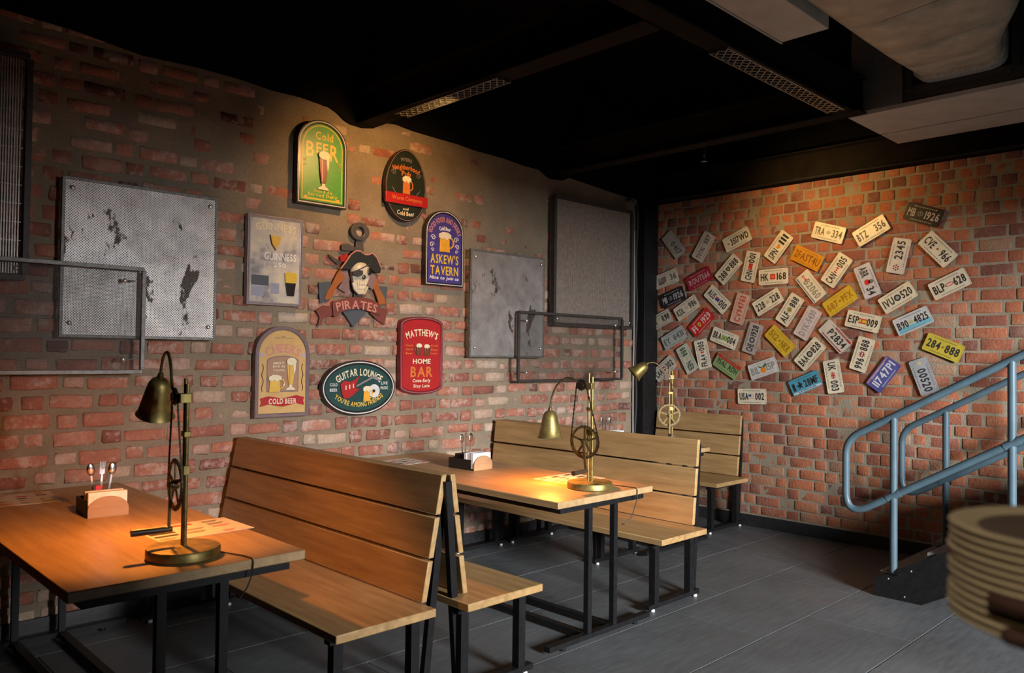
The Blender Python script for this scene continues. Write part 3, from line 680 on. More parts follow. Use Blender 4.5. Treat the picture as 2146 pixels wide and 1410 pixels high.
def handrail(x, label):
    t = thing('handrail', (x, 1.5, 0), label, 'handrail', 'blue-grey stair handrails')
    P = lambda y, z: (0, y - 1.5, z)
    R = .024
    def rz(y): return 1.04 + (2.215 - y) * .562
    def mz(y): return .653 + (1.99 - y) * .59
    # centre line with round corners
    th = math.atan(.562); d1 = Vector((math.cos(th), -math.sin(th))); d2 = Vector((0, -1)); th2 = math.atan(.59); d3 = Vector((-math.cos(th2), math.sin(th2)))
    YL = 2.285; c1 = Vector((YL, rz(YL))); c2 = Vector((YL, mz(YL)))
    def fillet(c, da, db, t):
        a = c - da * t; b = c + db * t; return [((1 - u) ** 2) * a + 2 * u * (1 - u) * c + u * u * b for u in [i / 9 for i in range(10)]]
    cl = [Vector((.05, rz(.05))), Vector((1.2, rz(1.2)))] + fillet(c1, d1, d2, .105) + fillet(c2, d2, d3, .175) + [Vector((1.2, mz(1.2))), Vector((.05, mz(.05)))]
    loop = [P(q.x, q.y) for q in cl]
    part(MB().tube(loop, R, 14), 'rail_tube', RAILP, t, angle=1.2)
    for y, zb in ((1.975, .17), (1.305, .56), (.55, 1.0)):
        po = part(MB().cyl(P(y, zb), P(y, rz(y) - .005), R * .98, n=14), 'post', RAILP, t)
        part(MB().tube([P(y + .04, mz(y + .04)), P(y - .04, mz(y - .04))], R * 1.12, 14), 'weld_collar', RAILP, po)
        part(MB().box(-.04, .04, y - 1.5 - .05, y - 1.5 + .05, zb - .006, zb), 'base_plate', STEEL, po)
handrail(5.40, 'blue-grey tubular handrail on the near side of the stair')
handrail(6.41, 'blue-grey tubular handrail on the far side of the stair, by the wall')
# ================================================================ STACK OF PLATES HELD AT THE RIGHT
SC = Vector((.975, .167, 0)); PR = .125
PLM = mat('stoneware_rim', (.40, .31, .19), .5, 0, .1, 20); PLD = mat('stoneware_well', (.075, .055, .04), .4)
prof_rim = [(.082, .0), (.10, .0035), (.1155, .0068), (.1205, .0095), (.1245, .0112), (.1255, .0130), (.1235, .0146), (.118, .0142), (.108, .0125), (.096, .0085), (.086, .0060)]
pm = MB().lathe([(.0, .0)] + prof_rim, 40).mesh('plate', PLM, .9)
wm = MB().lathe([(.098, .0096), (.086, .0064), (.0, .0062)], 40).mesh('plate_well', PLD, .9)
NP = 12; Z0 = 1.276
for k in range(NP):
    rr = random.Random(k)
    o = link('plate', pm); o.location = (SC.x + rr.uniform(-.0015, .0015), SC.y + rr.uniform(-.0015, .0015), Z0 + k * .0083)
    nm = ('bottom', 'second lowest', 'third lowest', 'fourth lowest', 'fifth from the bottom', 'sixth from the bottom', 'sixth from the top', 'fifth from the top', 'fourth from the top', 'third highest', 'second highest', 'top')[k]
    tag(o, 'beige stoneware plate, ' + nm + ' of the hand-held stack at right', 'plate', 'stack of plates')
    q = link('well', wm, o)
def person_hand():
    # right hand gripping the stack from the right: one skinned body, fingers rooted in the palm
    me = bpy.data.meshes.new('person'); vs = []; es = []; rad = []
    f = Vector((SC.x, SC.y, 0)).normalized(); r = Vector((f.y, -f.x, 0))
    def cyl_pt(ang, rr, z):      # ang 0 = toward the camera, + = to the right
        a = math.radians(ang); return SC + (-f * math.cos(a) + r * math.sin(a)) * rr + Vector((0, 0, z))
    def v(p, ra): vs.append(p); rad.append(ra); return len(vs) - 1
    elbow = v(SC + r * .33 - f * .06 + Vector((0, 0, 1.02)), .042)
    fore = v(SC + r * .25 - f * .03 + Vector((0, 0, 1.14)), .034)
    wrist = v(SC + r * .19 + f * .0 + Vector((0, 0, 1.235)), .026)
    palm = v(cyl_pt(88, PR + .03, 1.278), .026); es += [(elbow, fore), (fore, wrist), (wrist, palm)]
    for i, (z, tip, ra) in enumerate(((1.324, -37, .0115), (1.295, -31, .0115), (1.269, -18, .0105), (1.247, -4, .0092))):
        kn = v(cyl_pt(72, PR + .016, z - .004), ra * 1.15); es.append((palm, kn)); prev = kn; a0 = 66
        for j in range(1, 6):
            a = a0 + (tip - a0) * j / 5; p = v(cyl_pt(a, PR + .0085 + (.003 if j in (2, 4) else 0), z), ra * (1 - .05 * j)); es.append((prev, p)); prev = p
    th0 = v(cyl_pt(80, PR + .022, 1.33), .013); th1 = v(cyl_pt(70, PR + .012, 1.378), .011); th2 = v(cyl_pt(62, PR - .012, 1.394), .0095); th3 = v(cyl_pt(50, PR - .035, 1.396), .008)
    es += [(palm, th0), (th0, th1), (th1, th2), (th2, th3)]
    me.from_pydata(vs, es, []); o = link('person', me)
    sk = o.modifiers.new('skin', 'SKIN')
    for i, sv in enumerate(me.skin_vertices[0].data if me.skin_vertices else []): sv.radius = (rad[i], rad[i])
    o.modifiers.new('sub', 'SUBSURF').levels = 2; o.modifiers['sub'].render_levels = 2
    return o, rad
pe, rad = person_hand()
bm = bmesh.new(); bm.from_mesh(pe.data); ly = bm.verts.layers.skin.verify(); bm.verts.ensure_lookup_table()
for i, bv in enumerate(bm.verts): bv[ly].radius = (rad[i], rad[i]); bv[ly].use_root = (i == 3)
bm.to_mesh(pe.data); bm.free()
pe.data.materials.append(mat('skin_dark', (.045, .02, .013), .5, 0, .12, 60))
tag(pe, 'hand of a person gripping the stack of beige plates at right', 'person')
# ================================================================ METAL PANELS ON THE LEFT WALL
def pins(t, pts, off, label=None):
    for x, z in pts:
        part(MB().cyl((x, z, -off + .005), (x, z, .012), .006, n=8).merge(MB().ball((x, z, .012), .013, .013, .008, 12, 4, 0.)), 'standoff_bolt', BOLT, t)
def sheet_panel(x0, x1, z0, z1, off, m, label):
    t = thing('perforated_panel', None, label, 'metal panel', 'perforated metal wall panels', M=wall_l((x0 + x1) / 2, (z0 + z1) / 2, off)); hx, hz = (x1 - x0) / 2, (z1 - z0) / 2
    part(MB().box(-hx + .012, hx - .012, -hz + .012, hz - .012, 0, .0018), 'sheet', m, t, angle=0)
    for b in ((-hx, hx, -hz, -hz + .016), (-hx, hx, hz - .016, hz)): part(MB().box(b[0], b[1], b[2], b[3], -.02, .006), 'frame_bar', FRAME, t, .002)
    for b in ((-hx, -hx + .016), (hx - .016, hx)): part(MB().box(b[0], b[1], -hz + .016, hz - .016, -.02, .006), 'frame_bar', FRAME, t, .002)
    pins(t, [(-hx + .05, -hz + .08), (hx - .05, -hz + .08), (-hx + .05, hz - .06), (hx - .05, hz - .06)], off)
def grille_panel(x0, x1, z0, z1, off, m, label, n):
    t = thing('grille_panel', None, label, 'metal panel', 'vertical wire grille panels', M=wall_l((x0 + x1) / 2, (z0 + z1) / 2, off)); hx, hz = (x1 - x0) / 2, (z1 - z0) / 2
    mb = MB()
    for i in range(n):
        x = -hx + .035 + (2 * hx - .07) * i / (n - 1); mb.bar((x, -hz + .02, .0), (x, hz - .02, 0), .0058, .004, (0, 0, 1))
    for i in range(1, 12):
        y = -hz + 2 * hz * i / 12; mb.bar((-hx + .02, y, -.006), (hx - .02, y, -.006), .004, .004, (0, 0, 1))
    o = part(mb, 'wire_grille', m, t, angle=0); o['kind'] = 'stuff'
    for s in (-1, 1):
        part(MB().box(-hx, hx, s * hz - .015, s * hz + .015, -.03, .02), 'frame_bar', FRAMED, t, .002)
        part(MB().box(s * hx - .015, s * hx + .015, -hz + .015, hz - .015, -.03, .02), 'frame_bar', FRAMED, t, .002)
    pins(t, [(-hx + .04, -hz + .05), (hx - .04, -hz + .05)], off)
def mesh_frame(x0, x1, z0, z1, off, m, label):
    t = thing('mesh_frame', None, label, 'metal frame', 'fine mesh frames', M=wall_l((x0 + x1) / 2, (z0 + z1) / 2, off)); hx, hz = (x1 - x0) / 2, (z1 - z0) / 2
    part(MB().add([(-hx, -hz, -.010), (hx, -hz, -.010), (hx, hz, -.010), (-hx, hz, -.010)], [(0, 1, 2, 3)]), 'wire_mesh', MESHM, t, angle=0)
    for s in (-1, 1):
        part(MB().box(-hx, hx, s * hz - .011, s * hz + .011, -.012, .012), 'frame_bar', m, t, .002)
        part(MB().box(s * hx - .011, s * hx + .011, -hz + .011, hz - .011, -.012, .012), 'frame_bar', m, t, .002)
    for x, z in ((-hx + .1, -hz + .07), (hx - .1, -hz + .07), (-hx + .1, hz - .07), (hx - .1, hz - .07)):
        part(MB().cyl((x, z, -off + .005), (x, z, .0), .006, n=8).merge(MB().ball((x, z, .0), .013, .013, .008, 12, 4, 0.)), 'standoff_bolt', BOLT, t)
        part(MB().box(x - .055 if x < 0 else x, x if x < 0 else x + .055, z - .004, z + .004, -.012, -.004), 'tie_wire', FRAMED, t)
sheet_panel(1.243, 2.112, 1.612, 2.492, .085, PERF1, 'bright perforated metal panel with rust patches above the nearest table')
sheet_panel(4.192, 5.055, 1.52, 2.393, .085, PERF2, 'dull grey perforated metal panel right of the purple tavern sign')
grille_panel(5.178, 6.30, 1.82, 2.965, .085, WIRE, 'tall vertical wire grille panel beside the corner column', 84)
grille_panel(-.05, 1.075, 1.92, 3.09, .085, WIRE, 'dark vertical wire grille panel at the photo\'s left edge', 84)
mesh_frame(.20, 1.657, 1.424, 2.008, .15, FRAME, 'open grey mesh frame overlapping the bright perforated panel')
mesh_frame(4.69, 6.09, 1.325, 1.905, .14, FRAMED, 'dark mesh frame overlapping the grille panel near the corner')
# ================================================================ PUB SIGNS
def pm_(name, c, rough=.35): return mat('paint_' + name, c, rough, 0, .08, 25)
P_BLK = pm_('black', (.016, .012, .012), .3); P_GRN = pm_('green', (.05, .27, .03)); P_YEL = pm_('yellow', (.62, .42, .04)); P_CRM = pm_('cream', (.66, .58, .40)); P_RED = pm_('red', (.34, .014, .016))
P_DRD = pm_('maroon', (.16, .006, .012)); P_PUR = pm_('purple', (.055, .04, .20)); P_DGR = pm_('dark_green', (.012, .05, .045)); P_TAN = pm_('tan', (.50, .32, .12)); P_PNK = pm_('dusty_pink', (.50, .21, .17)); P_AMB = pm_('amber', (.66, .33, .03), .25)
P_GLD = pm_('gold', (.60, .38, .06)); P_SIL = pm_('silver', (.55, .54, .52)); P_BRN = pm_('brown', (.13, .045, .02)); P_ORG = pm_('orange', (.52, .15, .03)); P_GRY = pm_('grey', (.20, .18, .19)); P_LIL = pm_('lilac', (.36, .31, .46)); P_WHT = pm_('white', (.72, .69, .64))
P_DGY = pm_('dark_grey', (.045, .042, .045)); P_SKN = pm_('bone', (.52, .47, .36)); P_MVE = pm_('mauve', (.20, .13, .13)); P_BLU = pm_('slate_blue', (.07, .08, .095)); P_GRIP = pm_('pistol_wood', (.30, .095, .025))
def arch(w, h, n=20):
    r = w / 2; s = h / 2 - r * .92
    return [(-r, -h / 2), (r, -h / 2)] + [(r * math.cos(a * PI / n), s + .92 * r * math.sin(a * PI / n)) for a in range(n + 1)]
def scaled(poly, dx, dy, sy=0):
    X = max(p[0] for p in poly); Y = max(p[1] for p in poly)
    return [(p[0] * (X - dx) / X, p[1] * (Y - dy) / Y + sy) for p in poly]
def ell(rx, ry, n=40, cx=0, cy=0): return [(cx + rx * math.cos(2 * PI * i / n), cy + ry * math.sin(2 * PI * i / n)) for i in range(n)]
def board(t, poly, frame_m, face_m, fw=.022, th=.034, rim=None):
    part(MB().prism(poly, .002, th - .008), 'backboard', frame_m, t)
    inn = scaled(poly, fw, fw); mid = scaled(poly, fw * .35, fw * .35)
    part(MB().ring(poly, inn, th - .0078, th), 'frame', frame_m, t, .002)
    if rim: part(MB().ring(mid, scaled(poly, fw * .6, fw * .6), th + .0001, th + .002), 'frame_highlight', rim, t)
    part(MB().prism(scaled(poly, fw + .001, fw + .001), th - .0077, th - .004), 'painted_face', face_m, t)
    return th - .004
def glass_pilsner(t, cx, cy, h, z, beer, name='beer_glass', foam=P_CRM):
    w_ = h * .15
    g = part(MB().prism([(cx - w_ * .45, cy - h * .32), (cx + w_ * .45, cy - h * .32), (cx + w_ * .75, cy), (cx + w_ * .95, cy + h * .38), (cx - w_ * .95, cy + h * .38), (cx - w_ * .75, cy)], z, z + .009), name, beer, t, .003)
    part(MB().prism(ell(w_ * 1.12, h * .12, 20, cx + w_ * .05, cy + h * .40), z + .002, z + .014), 'foam', foam, g, .003)
    part(MB().prism([(cx + w_ * .35, cy + h * .40), (cx + w_ * 1.1, cy + h * .40), (cx + w_ * .95, cy + h * .10), (cx + w_ * .7, cy - h * .02)], z + .0021, z + .012), 'foam_drip', foam, g, .002)
    part(MB().prism([(cx - w_ * 1.1, cy - h * .48), (cx + w_ * 1.1, cy - h * .48), (cx + w_ * .9, cy - h * .43), (cx + w_ * .3, cy - h * .38), (cx + w_ * .35, cy - h * .31), (cx - w_ * .35, cy - h * .31), (cx - w_ * .3, cy - h * .38), (cx - w_ * .9, cy - h * .43)], z, z + .008), 'glass_foot', foam, g, .002)
    part(MB().prism([(cx - w_ * .35, cy - h * .28), (cx - w_ * .15, cy - h * .28), (cx - w_ * .22, cy + h * .3), (cx - w_ * .45, cy + h * .3)], z + .009, z + .0098), 'shine', P_PNK, g)
def mug(t, cx, cy, w_, h, z, side=1, beer=P_AMB, name='beer_mug'):
    g = part(MB().prism([(cx - w_ * .40, cy - h * .5), (cx + w_ * .40, cy - h * .5), (cx + w_ * .36, cy), (cx + w_ * .38, cy + h * .38), (cx - w_ * .38, cy + h * .38), (cx - w_ * .36, cy)], z, z + .010), name, beer, t, .003)
    part(MB().prism([(cx - w_ * .46, cy + h * .22), (cx - w_ * .2, cy + h * .14), (cx - w_ * .1, cy + h * .26), (cx + w_ * .12, cy + h * .10), (cx + w_ * .25, cy + h * .24), (cx + w_ * .45, cy + h * .2), (cx + w_ * .46, cy + h * .42), (cx + w_ * .2, cy + h * .53), (cx - w_ * .2, cy + h * .54), (cx - w_ * .46, cy + h * .42)], z + .002, z + .015), 'foam', P_CRM, g, .002)
    pts = [(cx + side * (w_ * .34 + w_ * .34 * math.sin(a * PI / 8)), cy - h * .28 * math.cos(a * PI / 8), z + .006) for a in range(9)]
    part(MB().tube(pts, w_ * .055, 8), 'mug_handle', beer, g)
def scroll(t, cx, cy, r, z, m, flip=1, name='scroll'):
    pts = []
    for i in range(22):
        a = i / 21 * 2.6 * PI; rr = r * (1 - i / 26); pts.append((cx + flip * rr * math.cos(a) , cy + rr * math.sin(a), z + .001))
    part(MB().tube(pts, r * .13, 6), name, m, t)
def words(t, s, cx, cy, w_, h, z, m, arc=0., slant=0., depth=.0015, name='lettering'): part(text(s, cx, cy, w_, h, z, depth, arc, slant), name, m, t, angle=0)
SG = 'carved wooden pub signs'
# --- green arched sign
t = thing('pub_sign', None, 'green arched Cold Beer sign with a tall dark beer glass', 'sign', SG, M=wall_l(2.852, 2.845, .016))
z = board(t, arch(.385, .59), P_BLK, P_GRN, .026, .05, P_SIL)
a0 = scaled(arch(.385, .59), .036, .036); part(MB().ring(a0, scaled(arch(.385, .59), .043, .043), z + .0002, z + .0012), 'yellow_border', P_YEL, t)
words(t, 'Cold', .01, .185, .14, .055, z, P_YEL); words(t, 'B', -.098, .085, .06, .105, z, P_YEL); words(t, 'EE', -.005, .10, .095, .075, z, P_YEL); words(t, 'R', .09, .080, .066, .115, z, P_YEL)
glass_pilsner(t, .005, -.055, .27, z + .001, P_DRD)
words(t, 'Wine & Ale', .005, -.196, .15, .02, z, P_YEL); words(t, 'Served Daily', .005, -.226, .23, .03, z, P_YEL)
for s in (-1, 1):
    scroll(t, s * .135, .005, .014, z, P_YEL, s); scroll(t, s * .135, -.03, .011, z, P_YEL, -s); part(MB().prism(ell(.014, .012, 12, s * .125, -.245), z + .0002, z + .001), 'corner_flourish', P_GLD, t)
part(MB().box(-.11, .11, -.252, -.247, z + .0002, z + .001), 'underline', P_YEL, t)
# --- egg shaped black sign with red banner
t = thing('pub_sign', None, 'black oval Neighborhood Pub sign with a red banner', 'sign', SG, M=wall_l(3.57, 2.805, .016))
poly = [(.19 * math.sin(a) * (1 - .10 * math.cos(a)), .272 * math.cos(a)) for a in [2 * PI * i / 44 for i in range(44)]]
z = board(t, poly, P_BLK, pm_('charcoal_green', (.016, .022, .015)), .018, .04, P_MVE)
words(t, 'MYERS', 0, .195, .10, .026, z, P_GRY, .25); words(t, 'Neighborhood', 0, .132, .25, .05, z, P_ORG, .35); words(t, 'Pub', 0, .088, .085, .04, z, P_ORG)
mug(t, 0, -.0, .085, .13, z, 1, P_ORG)
for s in (-1, 1):
    scroll(t, s * .115, .085, .022, z, P_MVE, s)
    part(MB().prism([(s * .075, -.085), (s * .13, -.02), (s * .14, .0), (s * .12, -.04)], z + .0002, z + .002), 'wheat_ear', P_GRY, t)
bn = part(MB().box(-.195, .195, -.148, -.068, .0402, .054), 'banner', P_RED, t, .003)
part(text('Warm Company', .0, -.108, .28, .042, .0542, .0012), 'banner_lettering', P_ORG, bn, angle=0)
words(t, 'and', 0, -.176, .05, .02, z, P_CRM); words(t, 'Cold Beer', 0, -.212, .16, .034, z, P_CRM, -.4)
# --- pale framed sign (stout advertisement)
def pale_face():
    m, nt, b = new_mat('paint_pale_collage'); co = obj_co(nt); n1 = noise(nt, co, 5, 3); n2 = noise(nt, co, 22, 3)
    c = ramp(nt, math_n(nt, 'ADD', math_n(nt, 'MULTIPLY', n1, .7), math_n(nt, 'MULTIPLY', n2, .3)), [(.34, (.16, .15, .2)), (.48, (.45, .42, .38)), (.66, (.62, .55, .42))])
    nt.links.new(c, b.inputs['Base Color']); b.inputs['Roughness'].default_value = .22; return m
t = thing('pub_sign', None, 'pale silver-framed stout advertisement with a small black pint', 'sign', SG, M=wall_l(2.518, 2.142, .016))
poly = [(-.196, -.292), (.196, -.292), (.196, .292), (-.196, .292)]
z = board(t, poly, mat('sign_frame_grey', (.34, .32, .34), .3, .5), pale_face(), .02, .045, P_MVE)
words(t, 'GUINNESS', 0, .225, .29, .05, z, P_CRM, .9); words(t, 'GUINNESS', .035, .03, .23, .05, z, P_WHT); words(t, '250', .03, -.025, .09, .03, z, P_WHT)
part(MB().prism([(-.04, .165), (.035, .165), (.03, .12), (.0, .075), (-.03, .12)], z + .0002, z + .004), 'harp_emblem', P_GLD, t, .001)
part(MB().tube([(-.042, .168, z + .005), (-.03, .11, z + .005), (.0, .07, z + .005)], .004, 6), 'harp_pillar', P_BRN, t)
part(MB().box(-.165, -.045, -.165, -.10, z + .0002, z + .001), 'printed_block', P_BLU, t); part(MB().box(-.165, -.08, -.235, -.17, z + .0002, z + .001), 'printed_block', pm_('pale_blue', (.27, .28, .36)), t)
part(MB().box(-.03, .03, -.215, -.145, z + .0002, z + .001), 'printed_pint', pm_('pale_blue', (.27, .28, .36)), t)
g = part(MB().prism([(.085, -.225), (.135, -.225), (.148, -.14), (.072, -.14)], z + .0002, z + .009), 'black_pint', P_BLK, t, .003)
part(MB().prism([(.07, -.139), (.15, -.139), (.155, -.075), (.11, -.065), (.065, -.075)], z + .0002, z + .011), 'pint_head', P_YEL, g, .003)
# --- purple arched tavern sign
t = thing('pub_sign', None, 'purple arched tavern sign with a beer mug and white scrolls', 'sign', SG, M=wall_l(3.948, 2.37, .016))
z = board(t, arch(.385, .59), P_BLK, P_PUR, .024, .045, P_SIL)
words(t, 'GOOD FOOD AND DRINKS', 0, .225, .40, .042, z, P_PNK, .155); words(t, 'Cold Beer', 0, .155, .115, .032, z, P_WHT, .3)
mug(t, -.005, .045, .13, .15, z)
for s in (-1, 1):
    scroll(t, s * .115, .075, .024, z, P_WHT, s); scroll(t, s * .128, .02, .022, z, P_WHT, -s); scroll(t, s * .12, -.02, .016, z, P_WHT, s)
words(t, 'ASKEW\'S', 0, -.085, .28, .075, z, P_YEL); words(t, 'TAVERN', 0, -.175, .28, .07, z, P_YEL); words(t, 'Nice to join us', 0, -.236, .29, .034, z, P_WHT, 0, .2)
# --- tan arched Cheers sign
t = thing('pub_sign', None, 'tan arched Cheers sign with mug and tall glass above a red ribbon', 'sign', SG, M=wall_l(2.585, 1.417, .016))
z = board(t, arch(.39, .60), mat('sign_frame_mauve', (.16, .12, .12), .35, .3), P_TAN, .026, .045, P_MVE)
words(t, 'CHEERS', 0, .155, .26, .06, z, P_PNK, .22); words(t, '~*~', 0, .225, .13, .016, z, P_MVE)
pan = [(-.115, -.135), (.115, -.135), (.115, .07)] + [(.115 * math.cos(a * PI / 10), .07 + .035 * math.sin(a * PI / 10)) for a in range(1, 10)] + [(-.115, .07)]
part(MB().prism(pan, z + .0002, z + .0015), 'inner_panel', P_MVE, t); part(MB().prism(scaled(pan, .007, .007), z + .0016, z + .0025), 'inner_panel_field', pm_('faded_rose', (.33, .19, .12)), t)
words(t, 'BEST', -.03, .055, .08, .014, z + .003, P_CRM); words(t, 'BAR IN', -.03, .033, .085, .014, z + .003, P_CRM); words(t, 'TOWN', -.03, .008, .08, .014, z + .003, P_CRM)
mug(t, -.06, -.08, .10, .11, z + .002, 1, P_GLD); glass_pilsner(t, .055, -.02, .215, z + .002, P_GLD)
rb = part(MB().prism([(-.16, -.175), (-.10, -.160), (0, -.178), (.10, -.158), (.16, -.172), (.15, -.195), (.16, -.225), (.10, -.212), (0, -.232), (-.10, -.214), (-.16, -.228), (-.15, -.2)], z + .0002, z + .006), 'ribbon', P_RED, t, .001)
part(text('COLD BEER', 0, -.195, .20, .036, z + .0062, .001), 'ribbon_lettering', P_CRM, rb, angle=0)
for s in (-1, 1):
    part(MB().tube([(s * (.143 + .006 * math.sin(k * 1.3)), -.13 + k * .018, z + .001) for k in range(11)], .0028, 6), 'side_vine', P_BRN, t); part(MB().prism(ell(.014, .014, 6, s * .15, .11), z + .0002, z + .002), 'side_star', P_LIL, t)
# --- oval guitar sign
t = thing('pub_sign', None, 'dark green oval Guitar Lounge sign with a red guitar', 'sign', SG, M=wall_l(3.185, 1.297, .016))
poly = ell(.307, .196, 56)
z = board(t, poly, P_BLK, P_DGR, .03, .04, P_SIL)
words(t, 'GUITAR LOUNGE', 0, .112, .40, .052, z, P_CRM, .34); words(t, 'YOU\'RE AMONG FRIENDS', 0, -.118, .42, .036, z, P_GLD, -.33)
gb = part(MB().prism([(-.16, .03), (-.13, .05), (-.075, .045), (-.04, .06), (-.005, .085), (-.02, .05), (-.04, .02), (-.03, -.005), (.0, -.012), (-.03, -.03), (-.06, -.055), (-.10, -.075), (-.135, -.07), (-.15, -.03)], z + .0002, z + .012), 'guitar_body', P_RED, t, .003)
for k in range(3): part(MB().box(-.122 + k * .03, -.114 + k * .03, -.012 + k * .006, .018 + k * .006, z + .0122, z + .014), 'pickup', P_CRM, gb)
part(MB().bar((-.035, .012, z + .010), (.105, .075, z + .010), .012, .014, (0, 0, 1)), 'guitar_neck', P_GRY, gb); part(MB().prism([(.10, .068), (.125, .082), (.175, .05), (.16, .045)], z + .004, z + .012), 'guitar_head', P_GRY, gb)
part(MB().prism(ell(.048, .048, 24, .125, -.025), z + .0002, z + .004), 'record', P_SIL, t); part(MB().prism(ell(.012, .012, 14, .122, -.025), z + .0042, z + .005), 'record_label', P_BLK, t)
mug(t, .06, -.045, .075, .105, z + .001)
words(t, 'COLD', -.21, .025, .06, .022, z, P_SIL); words(t, 'BEER', -.21, -.012, .06, .022, z, P_SIL); words(t, 'LIVE', .215, .03, .055, .022, z, P_SIL); words(t, 'MUSIC', .215, -.005, .065, .022, z, P_SIL)
# --- red home bar sign
t = thing('pub_sign', None, 'red Matthew\'s Home Bar sign with rounded top and bottom', 'sign', SG, M=wall_l(3.738, 1.532, .016))
poly = [(.203, -.24)] + [(.203, .24)] + [(.203 * math.cos(a * PI / 12), .24 + .055 * math.sin(a * PI / 12)) for a in range(1, 12)] + [(-.203, .24), (-.203, -.24)] + [(-.203 * math.cos(a * PI / 12), -.24 - .055 * math.sin(a * PI / 12)) for a in range(1, 12)]
z = board(t, poly, P_DRD, P_RED, .022, .045, P_MVE)
words(t, 'MATTHEW\'S', 0, .175, .31, .055, z, P_CRM, .38); mug(t, -.035, .045, .055, .085, z, -1, P_BRN); mug(t, .04, .04, .055, .085, z, 1, P_BRN)
for s, L3 in ((-1, ('Finest', 'Ales &', 'Beer')), (1, ('Cold', 'Fine', 'Lager'))):
    for k, wd in enumerate(L3): words(t, wd, s * .118, .075 - k * .03, .065, .016, z, P_ORG)
words(t, 'HOME', 0, -.045, .17, .038, z, P_CRM); words(t, 'BAR', 0, -.125, .21, .08, z, P_ORG); words(t, 'Come Early', 0, -.195, .17, .034, z, P_CRM, 0, .2); words(t, 'Stay Late', 0, -.235, .155, .032, z, P_CRM, 0, .2)
# --- pirate anchor plaque
t = thing('pirate_plaque', None, 'carved anchor plaque of a pirate skull with hat, pistols and PIRATES ribbon', 'plaque', M=wall_l(3.175, 2.105, .016))
def S(zx, zy):
    px = (zx - 545) / 5.64; py = (zy - 715) / 5.64 - .092 * px; return (px * .0040, -py * .00345)
def poly_(*pts): return [S(*p) for p in pts]
P_IRON = mat('plaque_iron', (.085, .075, .07), .35, .2, .25, 30); P_HATB = pm_('hat_black', (.022, .025, .024)); P_RIB = pm_('ribbon_rust', (.16, .045, .035))
rc = S(553, 210)
an = part(MB().ring(ell(.078, .066, 28, *rc), ell(.036, .034, 28, *rc), .0, .026), 'anchor_ring', P_IRON, t, .004)
part(MB().prism(poly_((520, 300), (590, 300), (610, 420), (600, 900), (620, 1180), (490, 1330), (370, 1140), (480, 1100), (510, 900), (505, 420)), 0, .014), 'anchor_shank', P_IRON, t, .003)
part(MB().prism(poly_((345, 365), (400, 350), (520, 400), (520, 440), (400, 440), (345, 430)), .002, .02), 'anchor_stock', P_IRON, t, .003)
part(MB().prism(poly_((100, 800), (230, 790), (260, 940), (200, 1020), (115, 1040)), .0, .014), 'anchor_fluke', P_BLU, t, .003); part(MB().prism(poly_((800, 850), (910, 860), (890, 1080), (800, 1090)), .0, .014), 'anchor_fluke', P_BLU, t, .003)
part(MB().prism(poly_((370, 1140), (470, 1120), (620, 1140), (640, 1170), (490, 1325)), .0142, .022), 'anchor_crown', P_BLU, t, .002)
for nm_, A in (('pistol', ((195, 480), (330, 555), (340, 590), (300, 600), (200, 505))), ('pistol', ((850, 590), (760, 560), (760, 600), (800, 610)))):
    g = part(MB().prism(poly_(*A), .004, .02), 'pistol_barrel', P_IRON, t, .002)
part(MB().prism(poly_((325, 640), (390, 760), (300, 850), (235, 980), (180, 1010), (160, 985), (190, 900), (250, 800)), .006, .022), 'pistol_grip', P_GRIP, t, .003)
part(MB().prism(poly_((760, 760), (800, 880), (870, 1000), (875, 1070), (800, 1085), (770, 980), (720, 860)), .006, .022), 'pistol_grip', P_GRIP, t, .003)
part(MB().prism(poly_((330, 500), (420, 460), (420, 560), (340, 570)), .003, .016), 'pistol_lock', P_RED, t, .002)
part(MB().prism(poly_((330, 680), (420, 660), (450, 900), (400, 930), (310, 870), (360, 800)), .004, .02), 'hair', P_MVE, t, .004); part(MB().prism(poly_((660, 690), (750, 720), (760, 800), (720, 900), (650, 840)), .004, .02), 'hair', P_MVE, t, .004)
hat = part(MB().prism(poly_((310, 650), (380, 560), (430, 480), (490, 435), (540, 440), (600, 480), (640, 480), (685, 460), (740, 510), (800, 640), (790, 700), (720, 690), (640, 610), (560, 580), (480, 610), (430, 660)), .018, .04), 'hat', P_HATB, t, .005)
part(MB().tube([(*S(*p), .041) for p in ((315, 650), (380, 560), (430, 482), (490, 438), (540, 442), (600, 482), (640, 482), (685, 462), (740, 512), (800, 642))], .0055, 6), 'hat_trim', P_PNK, hat)
c = S(560, 680)
sk = part(MB().merge(MB().ball((0, 0, 0), .082, .072, .05, 22, 10, -.3).xf(Matrix.Translation((c[0], c[1], .02)))).prism(poly_((445, 700), (665, 700), (640, 800), (620, 850), (590, 930), (520, 940), (480, 880), (465, 800)), .012, .046), 'skull', P_SKN, t, .006)
for nm_, cc, rx, ry, m_ in (('eye_socket', S(632, 685), .022, .026, P_BLK), ('nose_cavity', S(570, 745), .014, .018, P_BLK)):
    part(MB().ball((0, 0, 0), rx, ry, .008, 14, 6).xf(Matrix.Translation((cc[0], cc[1], .062))), nm_, m_, sk)
part(MB().prism(poly_((430, 690), (480, 665), (550, 670), (550, 720), (500, 745), (440, 725)), .055, .072), 'eye_patch', P_DGY, sk, .003); part(MB().bar((*S(450, 690), .07), (*S(640, 590), .066), .006, .008, (0, 0, 1)), 'patch_strap', P_DGY, sk)
for i in range(5):
    cx_, cy_ = S(515 + i * 20, 815); part(MB().box(cx_ - .006, cx_ + .006, cy_ - .012, cy_ + .012, .046, .053), 'tooth', P_CRM, sk, .002)
    cx_, cy_ = S(520 + i * 18, 868); part(MB().box(cx_ - .006, cx_ + .006, cy_ - .010, cy_ + .010, .046, .052), 'tooth', P_CRM, sk, .002)
